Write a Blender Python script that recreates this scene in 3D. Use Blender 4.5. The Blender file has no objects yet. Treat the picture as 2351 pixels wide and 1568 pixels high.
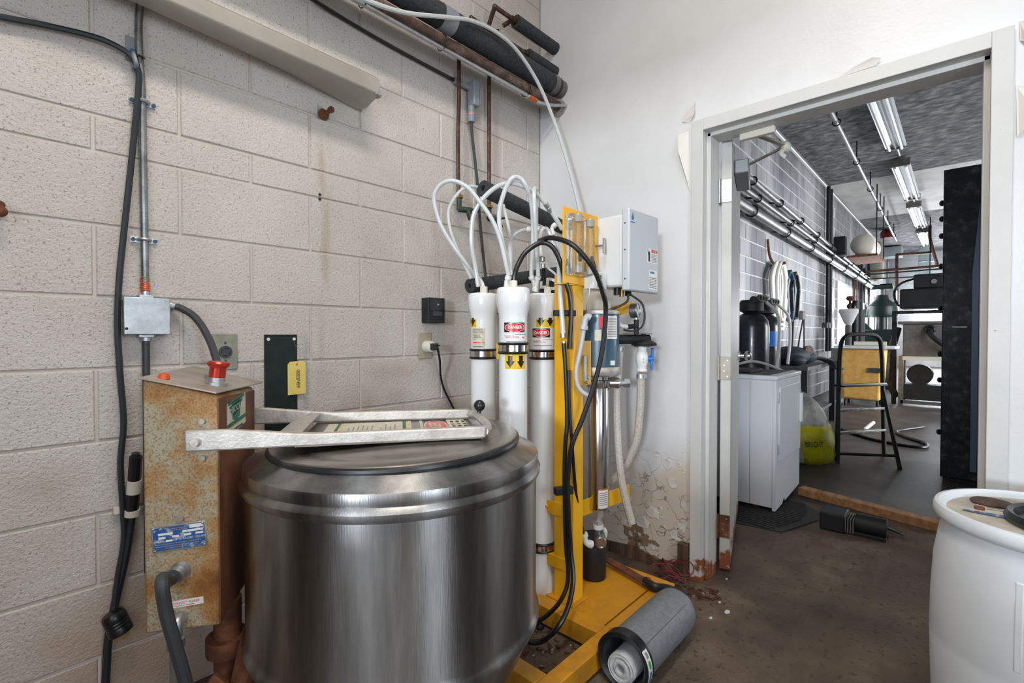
import bpy, math, random
from mathutils import Vector, Matrix
random.seed(7)
S = bpy.context.scene
COL = S.collection
V = Vector

# ------------------------------------------------------------------ camera, light, exposure
cam_d = bpy.data.cameras.new('camera')
cam_d.sensor_fit = 'HORIZONTAL'; cam_d.sensor_width = 36.0
cam_d.lens = 1114.0 / 2351.0 * 36.0
cam_d.clip_start = 0.02
cam = bpy.data.objects.new('camera', cam_d); COL.objects.link(cam)
cam.location = (0, 0, 1.10)
cam.rotation_euler = (math.radians(90 - 0.85), 0, math.radians(42.8 - 90))
S.camera = cam

w = bpy.data.worlds.new('world'); S.world = w; w.use_nodes = True
w.node_tree.nodes['Background'].inputs[0].default_value = (0.80, 0.88, 1.0, 1)
w.node_tree.nodes['Background'].inputs[1].default_value = 1.0

def area(name, loc, direction, sx, sy, power, color, spread=180):
    d = bpy.data.lights.new(name, 'AREA'); d.shape = 'RECTANGLE'; d.size = sx; d.size_y = sy
    d.energy = power; d.color = color; d.spread = math.radians(spread)
    o = bpy.data.objects.new(name, d); COL.objects.link(o); o.location = loc
    o.rotation_euler = V(direction).to_track_quat('-Z', 'Y').to_euler()
    return o
# daylight through a wide unseen window added behind the camera: soft sky light and the low bright sky far outside it
area('window_daylight', (-1.05, -0.37, 1.53), (1, 0.12, -0.03), 1.85, 1.15, 10, (0.82, 0.91, 1.0))
area('outside_bright_sky', (-8.0, -3.14, 1.9), (1, 0.36, -0.05), 0.7, 0.7, 350, (0.84, 0.92, 1.0))
# daylight through an unseen window added in the right-hand wall
area('side_window_daylight', (0.15, -1.88, 1.50), (0.12, 1, -0.03), 0.62, 0.90, 19, (0.82, 0.91, 1.0))
# warm fill light added under the unseen ceiling of this room
area('ceiling_tube_light', (0.30, 0.35, 3.38), (0, 0, -1), 1.2, 0.3, 30, (1.0, 0.90, 0.80))
# long hall behind the door: daylight from its far end and an added fill light along its closed right side
area('hall_far_daylight', (20.9, -0.6, 1.7), (-1, 0, 0.02), 3.0, 1.6, 300, (0.92, 0.96, 1.0))
area('hall_side_daylight', (8.5, -3.4, 1.7), (0, 1, -0.22), 6.0, 1.6, 210, (0.92, 0.96, 1.0), 115)
S.view_settings.view_transform = 'Standard'; S.view_settings.look = 'None'
S.view_settings.gamma = 1.0; S.view_settings.use_curve_mapping = False
S.view_settings.exposure = 0.42

# ------------------------------------------------------------------ materials
def lin(h):
    h = h.lstrip('#'); out = []
    for i in (0, 2, 4):
        c = int(h[i:i+2], 16) / 255.0
        out.append(c / 12.92 if c <= 0.04045 else ((c + 0.055) / 1.055) ** 2.4)
    return (*out, 1.0)

MATS = {}
def M(name, cols, scale=6.0, rough=0.5, metal=0.0, bump=0.0, bscale=80.0, detail=5.0, stretch=(1, 1, 1),
      trans=0.0, alpha=1.0, coat=0.0, rvar=0.0, emit=None, spec=None, bstretch=None, ior=None, speck=None):
    """cols: a hex colour or a list of (position, hex) for a noise ramp in world space"""
    m = bpy.data.materials.new(name); m.use_nodes = True; MATS[name] = m
    nt = m.node_tree; N = nt.nodes; L = nt.links
    b = N['Principled BSDF']
    b.inputs['Roughness'].default_value = rough; b.inputs['Metallic'].default_value = metal
    b.inputs['Transmission Weight'].default_value = trans; b.inputs['Alpha'].default_value = alpha
    b.inputs['Coat Weight'].default_value = coat
    if spec is not None: b.inputs['Specular IOR Level'].default_value = spec
    if ior: b.inputs['IOR'].default_value = ior
    geo = N.new('ShaderNodeNewGeometry')
    def noise(sc, st, det):
        mp = N.new('ShaderNodeMapping'); mp.inputs['Scale'].default_value = st
        L.new(geo.outputs['Position'], mp.inputs['Vector'])
        n = N.new('ShaderNodeTexNoise'); n.inputs['Scale'].default_value = sc; n.inputs['Detail'].default_value = det
        n.inputs['Roughness'].default_value = 0.62
        L.new(mp.outputs['Vector'], n.inputs['Vector']); return n
    if isinstance(cols, str):
        b.inputs['Base Color'].default_value = lin(cols)
    else:
        n = noise(scale, stretch, detail)
        r = N.new('ShaderNodeValToRGB'); e = r.color_ramp.elements
        while len(e) < len(cols): e.new(0.5)
        for el, (p, c) in zip(e, cols): el.position = p; el.color = lin(c)
        L.new(n.outputs['Fac'], r.inputs['Fac'])
        src = r.outputs['Color']
        if speck:
            sp_sc, thr, sc_col, amt = speck
            n3 = noise(sp_sc, (1, 1, 1), 2.0)
            r3 = N.new('ShaderNodeValToRGB'); r3.color_ramp.elements[0].position = thr; r3.color_ramp.elements[1].position = thr + 0.06
            r3.color_ramp.elements[0].color = (0, 0, 0, 1); r3.color_ramp.elements[1].color = (amt, amt, amt, 1)
            L.new(n3.outputs['Fac'], r3.inputs['Fac'])
            mx = N.new('ShaderNodeMix'); mx.data_type = 'RGBA'
            L.new(r3.outputs['Color'], mx.inputs[0]); L.new(src, mx.inputs[6]); mx.inputs[7].default_value = lin(sc_col)
            src = mx.outputs[2]
        L.new(src, b.inputs['Base Color'])
        if rvar:
            mr = N.new('ShaderNodeMapRange'); mr.inputs['To Min'].default_value = rough - rvar; mr.inputs['To Max'].default_value = rough + rvar
            mr.inputs['From Min'].default_value = 0.3; mr.inputs['From Max'].default_value = 0.7
            L.new(n.outputs['Fac'], mr.inputs['Value']); L.new(mr.outputs['Result'], b.inputs['Roughness'])
    if bump:
        n2 = noise(bscale, bstretch or (1, 1, 1), 3.0)
        bp = N.new('ShaderNodeBump'); bp.inputs['Strength'].default_value = bump; bp.inputs['Distance'].default_value = 0.004
        L.new(n2.outputs['Fac'], bp.inputs['Height']); L.new(bp.outputs['Normal'], b.inputs['Normal'])
    if emit:
        b.inputs['Emission Color'].default_value = lin(emit[0]); b.inputs['Emission Strength'].default_value = emit[1]
    return m

def mask_layer(m, col, zlo, zhi, scale, thr, ylim=None, rough=None, soft=0.04):
    """a stain or bare patch: world-space noise cut with a height (and y) window"""
    nt = m.node_tree; N = nt.nodes; L = nt.links; b = N['Principled BSDF']
    geo = N.new('ShaderNodeNewGeometry'); sx = N.new('ShaderNodeSeparateXYZ'); L.new(geo.outputs['Position'], sx.inputs[0])
    n = N.new('ShaderNodeTexNoise'); n.inputs['Scale'].default_value = scale; n.inputs['Detail'].default_value = 6
    L.new(geo.outputs['Position'], n.inputs['Vector'])
    def mr(out, a, bb, lo, hi):
        q = N.new('ShaderNodeMapRange'); q.inputs['From Min'].default_value = a; q.inputs['From Max'].default_value = bb
        q.inputs['To Min'].default_value = lo; q.inputs['To Max'].default_value = hi; L.new(out, q.inputs['Value']); return q.outputs['Result']
    def mul(a, c):
        q = N.new('ShaderNodeMath'); q.operation = 'MULTIPLY'; L.new(a, q.inputs[0]); L.new(c, q.inputs[1]); return q.outputs[0]
    f = mr(sx.outputs['Z'], zlo, zhi, 1.0, 0.0)
    if ylim:
        f = mul(f, mr(sx.outputs['Y'], ylim[0] - 0.08, ylim[0] + 0.08, 0, 1)); f = mul(f, mr(sx.outputs['Y'], ylim[1] - 0.08, ylim[1] + 0.08, 1, 0))
    ad = N.new('ShaderNodeMath'); ad.operation = 'MULTIPLY_ADD'; ad.inputs[1].default_value = 0.35
    L.new(f, ad.inputs[0]); L.new(n.outputs['Fac'], ad.inputs[2])
    fac = mul(mr(ad.outputs[0], thr, thr + soft, 0, 1), mr(f, 0.0, 0.06, 0, 1))
    mx = N.new('ShaderNodeMix'); mx.data_type = 'RGBA'; L.new(fac, mx.inputs[0])
    inp = b.inputs['Base Color']
    if inp.is_linked: L.new(inp.links[0].from_socket, mx.inputs[6])
    else: mx.inputs[6].default_value = inp.default_value
    mx.inputs[7].default_value = lin(col); L.new(mx.outputs[2], inp)

def crackle(m, col, zlo, zhi, ylim):
    """thin dark cracks in old paint, only where the paint is loose"""
    nt = m.node_tree; N = nt.nodes; L = nt.links; b = N['Principled BSDF']
    geo = N.new('ShaderNodeNewGeometry'); sx = N.new('ShaderNodeSeparateXYZ'); L.new(geo.outputs['Position'], sx.inputs[0])
    wn = N.new('ShaderNodeTexNoise'); wn.inputs['Scale'].default_value = 9; L.new(geo.outputs['Position'], wn.inputs['Vector'])
    mxv = N.new('ShaderNodeMix'); mxv.data_type = 'VECTOR'; mxv.inputs[0].default_value = 0.2
    L.new(geo.outputs['Position'], mxv.inputs[4]); L.new(wn.outputs['Color'], mxv.inputs[5])
    vo = N.new('ShaderNodeTexVoronoi'); vo.feature = 'DISTANCE_TO_EDGE'; vo.inputs['Scale'].default_value = 11; L.new(mxv.outputs[1], vo.inputs['Vector'])
    def mr(out, a, bb, lo, hi):
        q = N.new('ShaderNodeMapRange'); q.inputs['From Min'].default_value = a; q.inputs['From Max'].default_value = bb
        q.inputs['To Min'].default_value = lo; q.inputs['To Max'].default_value = hi; L.new(out, q.inputs['Value']); return q.outputs['Result']
    def mul(a, c):
        q = N.new('ShaderNodeMath'); q.operation = 'MULTIPLY'; L.new(a, q.inputs[0]); L.new(c, q.inputs[1]); return q.outputs[0]
    f = mul(mr(vo.outputs['Distance'], 0.012, 0.03, 1, 0), mr(sx.outputs['Z'], zlo, zhi, 1, 0))
    f = mul(f, mr(sx.outputs['Y'], ylim[0] - .05, ylim[0] + .05, 0, 1)); f = mul(f, mr(sx.outputs['Y'], ylim[1] - .05, ylim[1] + .05, 1, 0))
    n = N.new('ShaderNodeTexNoise'); n.inputs['Scale'].default_value = 7; L.new(geo.outputs['Position'], n.inputs['Vector'])
    f = mul(f, mr(n.outputs['Fac'], 0.44, 0.60, 0, 1))
    mx = N.new('ShaderNodeMix'); mx.data_type = 'RGBA'; L.new(f, mx.inputs[0]); inp = b.inputs['Base Color']
    L.new(inp.links[0].from_socket, mx.inputs[6]); mx.inputs[7].default_value = lin(col); L.new(mx.outputs[2], inp)

def drip(m, col, xc, hw, z0, z1, thr):
    """a run-down stain on the wall: a narrow vertical streak broken up by noise"""
    nt = m.node_tree; N = nt.nodes; L = nt.links; b = N['Principled BSDF']
    geo = N.new('ShaderNodeNewGeometry'); sx = N.new('ShaderNodeSeparateXYZ'); L.new(geo.outputs['Position'], sx.inputs[0])
    mp = N.new('ShaderNodeMapping'); mp.inputs['Scale'].default_value = (22, 1, 3.5); L.new(geo.outputs['Position'], mp.inputs['Vector'])
    n = N.new('ShaderNodeTexNoise'); n.inputs['Scale'].default_value = 1.0; n.inputs['Detail'].default_value = 6; L.new(mp.outputs['Vector'], n.inputs['Vector'])
    def mr(out, a, bb, lo, hi):
        q = N.new('ShaderNodeMapRange'); q.inputs['From Min'].default_value = a; q.inputs['From Max'].default_value = bb
        q.inputs['To Min'].default_value = lo; q.inputs['To Max'].default_value = hi; L.new(out, q.inputs['Value']); return q.outputs['Result']
    def mul(a, c):
        q = N.new('ShaderNodeMath'); q.operation = 'MULTIPLY'; L.new(a, q.inputs[0]); L.new(c, q.inputs[1]); return q.outputs[0]
    f = mul(mr(sx.outputs['X'], xc - hw, xc - hw*.3, 0, 1), mr(sx.outputs['X'], xc + hw*.3, xc + hw, 1, 0))
    f = mul(f, mul(mr(sx.outputs['Z'], z0, z0 + .2, 0, 1), mr(sx.outputs['Z'], z1 - .04, z1, 1, 0)))
    f = mul(f, mr(n.outputs['Fac'], thr, thr + .25, 0, .6))
    mx = N.new('ShaderNodeMix'); mx.data_type = 'RGBA'; L.new(f, mx.inputs[0]); inp = b.inputs['Base Color']
    L.new(inp.links[0].from_socket, mx.inputs[6]); mx.inputs[7].default_value = lin(col); L.new(mx.outputs[2], inp)

def brushed(m, rough, aniso, rot):
    """brushed sheet metal: the highlight spreads across the brushing"""
    nt = m.node_tree; b = nt.nodes['Principled BSDF']
    for l in list(b.inputs['Roughness'].links): nt.links.remove(l)
    b.inputs['Roughness'].default_value = rough; b.inputs['Anisotropic'].default_value = aniso; b.inputs['Anisotropic Rotation'].default_value = rot
    t = nt.nodes.new('ShaderNodeTangent'); t.direction_type = 'RADIAL'; t.axis = 'Z'; nt.links.new(t.outputs[0], b.inputs['Tangent'])

M('block_paint', [(0.25, '#bab2aa'), (0.5, '#c7c0b9'), (0.75, '#d1cbc5')], scale=1.6, rough=0.33, bump=0.9, bscale=130, speck=(170, 0.60, '#857c72', 0.75))
mask_layer(MATS['block_paint'], '#ab9684', 0.1, 1.0, 3.0, 0.56, soft=0.34)
drip(MATS['block_paint'], '#a8937a', .868, .040, 0.85, 1.90, 0.42)
drip(MATS['block_paint'], '#8f8f93', .790, .022, 0.70, 1.12, 0.30)
M('mortar_paint', [(0.3, '#bdb3a9'), (0.7, '#cac2ba')], scale=3, rough=0.5, bump=0.4, bscale=60)
M('plaster_paint', [(0.25, '#cbcac9'), (0.5, '#d6d6d6'), (0.75, '#dedede')], scale=1.3, rough=0.38, bump=0.18, bscale=45)
mask_layer(MATS['plaster_paint'], '#cdc1b2', 0.20, 0.75, 4.0, 0.60, soft=0.12)
mask_layer(MATS['plaster_paint'], '#86705a', 0.05, 0.60, 6.5, 0.865, ylim=(0.95, 1.40), soft=0.012)
crackle(MATS['plaster_paint'], '#5a4a3c', 0.10, 0.72, (0.88, 1.45))
M('frame_paint', [(0.3, '#c4c4c0'), (0.7, '#d0cfcb')], scale=4, rough=0.4, bump=0.15, bscale=40, speck=(60, 0.74, '#8b6a50', 0.8))
mask_layer(MATS['frame_paint'], '#8a5433', -0.03, 0.16, 14, 0.62, soft=0.06)
M('door_paint', [(0.3, '#b9b8b2'), (0.7, '#c9c8c2')], scale=4, rough=0.45)
mask_layer(MATS['door_paint'], '#8a4e2c', -0.03, 0.14, 14, 0.60, soft=0.06)
M('concrete', [(0.28, '#382e27'), (0.42, '#54463b'), (0.56, '#665748'), (0.72, '#7d6f62')], scale=3.4, rough=0.62, bump=0.9, bscale=75, detail=12, rvar=0.14, speck=(34, 0.60, '#33251c', 0.6))
mask_layer(MATS['concrete'], '#5e3d29', -1.0, 0.5, 3.0, 0.75, ylim=(0.30, 1.05), soft=0.14)
M('ceiling_white', '#d8d6d2', rough=0.8)
M('fibre_board', [(0.34, '#3e3e40'), (0.5, '#6a6a6c'), (0.66, '#98989a')], scale=11, rough=0.9, detail=12, stretch=(1.0, 0.55, 1), bump=0.6, bscale=30)
M('white_board', [(0.4, '#c9c8c4'), (0.6, '#dddcd8')], scale=2, rough=0.85)
M('hall_block', [(0.32, '#58585c'), (0.48, '#88888b'), (0.66, '#b2b2b2')], scale=1.5, rough=0.5, bump=0.3, bscale=60, detail=8, stretch=(1, 1, 0.22))
M('hall_mortar', '#c4c4c2', rough=0.5)
M('hall_white', [(0.4, '#d4d5d5'), (0.6, '#e2e3e3')], scale=1, rough=0.6)
M('steel_brushed', [(0.3, '#7d7d7d'), (0.5, '#9c9c9c'), (0.7, '#b9b9b9')], scale=5, rough=0.22, metal=1.0, stretch=(3, 3, 0.35), bump=0.06, bscale=120, bstretch=(3, 3, 0.15), rvar=0.07, detail=7)
brushed(MATS['steel_brushed'], 0.36, 0.92, 0.25)
M('steel_lid', [(0.3, '#7d7770'), (0.5, '#98928a'), (0.7, '#aaa59d')], scale=5, rough=0.34, metal=1.0, detail=7, rvar=0.08)
M('steel_polished', '#cfcfcf', rough=0.16, metal=1.0)
M('zinc', [(0.35, '#a9adb0'), (0.65, '#c6cacd')], scale=30, rough=0.42, metal=0.9)
M('cast_aluminium', [(0.3, '#aaa49c'), (0.5, '#c3beb7'), (0.7, '#d3cfc9')], scale=18, rough=0.5, metal=0.55, bump=0.25, bscale=120, detail=8)
M('galvanised', [(0.35, '#7f8182'), (0.65, '#a6a8a9')], scale=25, rough=0.38, metal=0.95)
M('rust_box', [(0.30, '#6a3d1e'), (0.41, '#94632f'), (0.49, '#a98555'), (0.56, '#a89f85'), (0.70, '#b4b3a3')], scale=5.0, rough=0.62, detail=15, bump=0.3, bscale=70, speck=(210, 0.52, '#7d4a22', 0.55))
M('rust_side', [(0.3, '#4b2c1c'), (0.5, '#6d412a'), (0.7, '#86583c')], scale=7, rough=0.6, detail=9, stretch=(1, 1, 0.5), bump=0.2, bscale=60)
M('rust_dark', [(0.3, '#3f2417'), (0.5, '#6b3d24'), (0.7, '#8a5a3d')], scale=14, rough=0.8, detail=8, bump=0.5, bscale=60)
M('tin_plate', [(0.3, '#8e857a'), (0.5, '#a69d92'), (0.7, '#b9b1a6')], scale=9, rough=0.5, metal=0.3, detail=8)
M('yellow', [(0.25, '#d79a14'), (0.5, '#f0b21a'), (0.75, '#f4ba22')], scale=3, rough=0.38, detail=6)
M('yellow_base', [(0.28, '#a8762a'), (0.45, '#cf8f1c'), (0.7, '#dd9c20')], scale=6, rough=0.45, detail=8, speck=(40, 0.68, '#8a5c20', 0.7))
M('white_gloss', '#e4e6e6', rough=0.16, coat=0.4)
M('white_plastic', '#dfe0de', rough=0.4)
M('cream_plastic', '#d8d3c5', rough=0.45)
M('tubing', '#d5dada', rough=0.28, trans=0.2)
M('braid_hose', [(0.4, '#b5ada2'), (0.6, '#cdc6bc')], scale=160, rough=0.4, trans=0.1)
M('hose_dirty', [(0.35, '#5b564f'), (0.65, '#7a746c')], scale=14, rough=0.6)
M('black_rubber', '#17181a', rough=0.34)
M('black_matte', [(0.4, '#141516'), (0.6, '#1f2022')], scale=20, rough=0.6)
M('black_green_cable', '#20262a', rough=0.45)
M('foam_black', [(0.35, '#27292b'), (0.65, '#3c3e41')], scale=90, rough=0.85, bump=0.4, bscale=160)
M('dark_panel', [(0.4, '#14211f'), (0.6, '#1b2a27')], scale=40, rough=0.35)
M('copper', [(0.3, '#3b2920'), (0.5, '#574034'), (0.7, '#77614f')], scale=22, rough=0.45, metal=0.7, detail=7)
M('rust_pipe', [(0.3, '#3a2a23'), (0.5, '#564238'), (0.68, '#84756a')], scale=16, rough=0.6, metal=0.2, detail=9)
M('brass_green', [(0.35, '#2d3a34'), (0.65, '#4f5c50')], scale=40, rough=0.5, metal=0.5)
M('brass', '#a58a4c', rough=0.35, metal=0.9)
M('grey_conduit', '#84898f', rough=0.45)
M('grey_pvc', '#b4b7ba', rough=0.4)
M('olive_plate', [(0.4, '#87897a'), (0.6, '#949685')], scale=20, rough=0.45)
M('dark_socket', '#3d3f40', rough=0.5)
M('red_plastic', '#b8262a', rough=0.25)
M('red_anodised', '#c0392f', rough=0.25, metal=0.55)
M('orange_plastic', '#d2571f', rough=0.4)
M('red_wire', '#6e1f28', rough=0.45)
M('tag_paper', '#e3cb6e', rough=0.7)
M('ink', '#26241f', rough=0.7)
M('sticker_white', '#e6e6e2', rough=0.35)
M('sticker_cream', [(0.4, '#c2bca8'), (0.6, '#d3cdbb')], scale=40, rough=0.5)
M('sticker_yellow', '#e0b713', rough=0.3)
M('sticker_black', '#1d1d1d', rough=0.3)
M('sticker_red', '#d3202b', rough=0.3)
M('sticker_green', '#1e6b58', rough=0.5)
M('sticker_blue', [(0.40, '#9fa5ad'), (0.46, '#2f5a93'), (0.7, '#285089')], scale=60, rough=0.4, detail=6)
M('grey_line', '#8a8a86', rough=0.6)
M('teal', '#1b7b93', rough=0.4)
M('acrylic', '#fbfcfc', rough=0.03, trans=0.96, ior=1.18)
M('lens_plastic', [(0.4, '#b3aea2'), (0.6, '#c2beb4')], scale=3, rough=0.32, trans=0.35)
M('box_grey', '#d3d6d6', rough=0.42)
M('box_lid', '#c2c6cc', rough=0.4)
M('motor_blue', '#3f5d71', rough=0.32, coat=0.2)
M('valve_blue', '#2a6fc4', rough=0.35)
M('gauge_face', '#dfe2de', rough=0.3)
M('drum_white', [(0.4, '#d6dbdf'), (0.6, '#e0e5e8')], scale=3, rough=0.42)
M('drum_top', [(0.3, '#a49c8c'), (0.55, '#c3bdb1'), (0.7, '#d3cec4')], scale=12, rough=0.6, detail=8)
M('blue_print', [(0.42, '#b9b6ac'), (0.5, '#3d648f'), (0.7, '#35597f')], scale=50, rough=0.5)
M('brown_disc', [(0.4, '#3d2c23'), (0.6, '#5c463a')], scale=30, rough=0.75)
M('filter_grey', [(0.4, '#71757a'), (0.6, '#7d8186')], scale=60, rough=0.5, bump=0.15, bscale=200)
M('filter_white', [(0.4, '#b5b8b8'), (0.6, '#d0d3d3')], scale=40, rough=0.8)
M('label_green', '#2fa047', rough=0.4)
M('label_blue', '#2a6fae', rough=0.4)
M('wood', [(0.3, '#7d5638'), (0.5, '#a0734c'), (0.7, '#b88c62')], scale=9, rough=0.7, stretch=(0.3, 3, 3), detail=8)
M('rotten_wood', [(0.3, '#3a2a20'), (0.5, '#5b4433'), (0.7, '#7a6049')], scale=12, rough=0.9, stretch=(3, 3, 0.4), detail=8, bump=0.6, bscale=50)
M('mat_rubber', '#2b2b2c', rough=0.6)
M('appliance_white', '#d5d8dd', rough=0.35)
M('appliance_dark', [(0.4, '#3a3938'), (0.6, '#55524f')], scale=14, rough=0.6)
M('tank_black', [(0.4, '#20242a'), (0.6, '#2c3238')], scale=30, rough=0.28, coat=0.2)
M('machine_black', [(0.4, '#0e1011'), (0.6, '#1b1d1f')], scale=8, rough=0.6)
M('machine_grey', [(0.4, '#5d5a57'), (0.6, '#716d69')], scale=8, rough=0.55)
M('machine_green', '#0f231f', rough=0.4)
M('cabinet_black', [(0.36, '#15191d'), (0.5, '#242a31'), (0.60, '#3a3f46'), (0.70, '#6e6862')], scale=16, rough=0.35, metal=0.3, detail=9)
M('cabinet_blue', '#6e7d92', rough=0.35, metal=0.4)
M('cart_yellow', [(0.4, '#d6a24e'), (0.6, '#e6b562')], scale=12, rough=0.8)
M('bag_yellow', [(0.4, '#b9b414'), (0.6, '#cfc81e')], scale=9, rough=0.45)
M('bag_grey', [(0.4, '#8f9188'), (0.6, '#b3b5ac')], scale=12, rough=0.5)
M('denim_dark', [(0.4, '#121821'), (0.6, '#1d2530')], scale=20, rough=0.7)
M('hose_white', '#cfccc4', rough=0.45)
M('hose_blue', '#274c63', rough=0.45)
M('red_lamp', '#8c2428', rough=0.4)
M('duct', '#aebbbd', rough=0.4, metal=0.4)
M('window_glow', '#ffffff', emit=('#f4f8ff', 7.0))
M('hall_concrete', [(0.3, '#2f2c2a'), (0.5, '#433f3c'), (0.7, '#575250')], scale=3, rough=0.5, detail=9, bump=0.4, bscale=50)
M('dark_wood', [(0.4, '#2a211b'), (0.6, '#3a2e26')], scale=6, rough=0.5)
M('tube_glass', '#e6e9ea', rough=0.2)
M('reflector', '#d4d8da', rough=0.3, metal=0.3)
M('acrylic_grey', '#c9cdcc', rough=.15, trans=.6)
M('debris', [(0.35, '#3a211a'), (0.55, '#5f3a2c'), (0.7, '#b5a79a')], scale=40, rough=0.9, detail=6)
M('paint_chip', '#dcd8d0', rough=0.5)

# ------------------------------------------------------------------ geometry helpers
def perp(a):
    a = a.normalized(); t = V((0, 0, 1)) if abs(a.z) < 0.9 else V((1, 0, 0))
    x = a.cross(t).normalized(); return x, a.cross(x).normalized()

def spline(pts, res=6, closed=False):
    P = [V(p) for p in pts]
    if len(P) < 3: return P
    out = []; n = len(P); segs = n if closed else n - 1
    for i in range(segs):
        if closed: p0, p1, p2, p3 = P[(i-1) % n], P[i], P[(i+1) % n], P[(i+2) % n]
        else:
            p1, p2 = P[i], P[i+1]
            p0 = P[i-1] if i else p1 * 2 - p2
            p3 = P[i+2] if i + 2 < n else p2 * 2 - p1
        for k in range(res):
            t = k / res; t2 = t*t; t3 = t2*t
            out.append(0.5 * ((2*p1) + (p2-p0)*t + (2*p0-5*p1+4*p2-p3)*t2 + (3*p1-p0-3*p2+p3)*t3))
    if not closed: out.append(P[-1])
    return out

def wloc(o):
    p = V((0, 0, 0))
    while o: p = p + o.location; o = o.parent
    return p

SPLIT = {'rear_brace', 'stop_screw', 'strap_screw', 'rivet', 'screw', 'box_screw', 'hole_ring', 'clip_screw', 'hose_clamp', 'mount_rail', 'hose_clip', 'tube_bracket', 'clamp_bolt', 'cable_gland', 'tank_pipe', 'foot', 'head_port', 'lower_bracket', 'door_hinge', 'fin', 'cables', 'shiny_end', 'side_fitting', 'side_seam', 'base_frame', 'side_pipe', 'cord', 'motor', 'loops', 'rib', 'closer_arm', 'vent_slot', 'strand'}
class MB:
    def __init__(s): s.v = []; s.f = []; s.marks = []
    def add(s, vs, fs):
        b = len(s.v); s.marks.append((b, len(s.f))); s.v += [V(p) for p in vs]; s.f += [tuple(b + i for i in f) for f in fs]; return s
    def box(s, x0, x1, y0, y1, z0, z1):
        x0, x1 = sorted((x0, x1)); y0, y1 = sorted((y0, y1)); z0, z1 = sorted((z0, z1))
        return s.add([(x0,y0,z0),(x1,y0,z0),(x1,y1,z0),(x0,y1,z0),(x0,y0,z1),(x1,y0,z1),(x1,y1,z1),(x0,y1,z1)],
                     [(0,3,2,1),(4,5,6,7),(0,1,5,4),(1,2,6,5),(2,3,7,6),(3,0,4,7)])
    def hexa(s, c):            # 8 corners, order as in box
        return s.add(c, [(0,3,2,1),(4,5,6,7),(0,1,5,4),(1,2,6,5),(2,3,7,6),(3,0,4,7)])
    def obox(s, c, a, b, d):   # centre and three half-extent vectors
        c, a, b, d = V(c), V(a), V(b), V(d)
        return s.hexa([c-a-b-d, c+a-b-d, c+a+b-d, c-a+b-d, c-a-b+d, c+a-b+d, c+a+b+d, c-a+b+d])
    def beam(s, p0, p1, wd, ht, up=(0, 0, 1)):
        p0, p1 = V(p0), V(p1); a = p1 - p0; u = V(up); sd = a.cross(u).normalized(); u2 = sd.cross(a).normalized()
        return s.obox((p0+p1)/2, a/2, u2*ht/2, sd*wd/2)
    def ring_sweep(s, rings, closed=False, caps=True):
        n = len(rings[0]); b = len(s.v); s.marks.append((b, len(s.f)))
        for r in rings: s.v += [V(p) for p in r]
        m = len(rings); fs = []
        for i in range(m if closed else m - 1):
            j = (i + 1) % m
            for k in range(n):
                l = (k + 1) % n; fs.append((b+i*n+k, b+i*n+l, b+j*n+l, b+j*n+k))
        if caps and not closed:
            fs.append(tuple(b + k for k in reversed(range(n)))); fs.append(tuple(b + (m-1)*n + k for k in range(n)))
        s.f += fs; return s
    def tube(s, pts, r, n=8, res=6, closed=False, caps=True, r1=None):
        P = spline(pts, res, closed) if len(pts) > 2 else [V(p) for p in pts]
        m = len(P); T = []
        for i in range(m):
            a = P[(i-1) % m] if (closed or i) else P[0]; c = P[(i+1) % m] if (closed or i < m-1) else P[-1]
            T.append((c - a).normalized() if (c-a).length > 1e-9 else V((0,0,1)))
        x, _ = perp(T[0]); rings = []
        for i in range(m):
            x = (x - T[i] * x.dot(T[i])); x = x.normalized() if x.length > 1e-6 else perp(T[i])[0]
            y = T[i].cross(x); rr = r if r1 is None else r + (r1 - r) * i / (m - 1)
            if callable(r): rr = r(i / max(1, m-1))
            rings.append([P[i] + (x*math.cos(2*math.pi*k/n) + y*math.sin(2*math.pi*k/n)) * rr for k in range(n)])
        return s.ring_sweep(rings, closed, caps)
    def cyl(s, p0, p1, r0, r1=None, n=20, caps=True):
        r1 = r0 if r1 is None else r1; p0, p1 = V(p0), V(p1); x, y = perp(p1 - p0)
        mk = lambda p, r: [p + (x*math.cos(2*math.pi*k/n) + y*math.sin(2*math.pi*k/n)) * r for k in range(n)]
        return s.ring_sweep([mk(p0, r0), mk(p1, r1)], False, caps)
    def lathe(s, o, axis, prof, n=32, caps=True):
        o = V(o); a = V(axis).normalized(); x, y = perp(a)
        rings = [[o + a*h + (x*math.cos(2*math.pi*k/n) + y*math.sin(2*math.pi*k/n)) * max(r, 1e-4) for k in range(n)] for r, h in prof]
        return s.ring_sweep(rings, False, caps)
    def torus(s, c, axis, R, r, n=28, m=8):
        x, y = perp(V(axis))
        return s.tube([V(c) + (x*math.cos(2*math.pi*k/n) + y*math.sin(2*math.pi*k/n)) * R for k in range(n)], r, m, 1, True)
    def sphere(s, c, r, n=16, m=10, sc=(1, 1, 1)):
        c = V(c); rings = []
        for i in range(m + 1):
            t = math.pi * i / m; rr = max(math.sin(t), 1e-3)
            rings.append([c + V((math.cos(2*math.pi*k/n)*rr*r*sc[0], math.sin(2*math.pi*k/n)*rr*r*sc[1], -math.cos(t)*r*sc[2])) for k in range(n)])
        return s.ring_sweep(rings)
    def prism(s, poly, off):
        P = [V(p) for p in poly]; o = V(off); n = len(P)
        return s.add(P + [p + o for p in P], [tuple(range(n))[::-1], tuple(range(n, 2*n))] + [(i, (i+1) % n, n+(i+1) % n, n+i) for i in range(n)])
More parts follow.
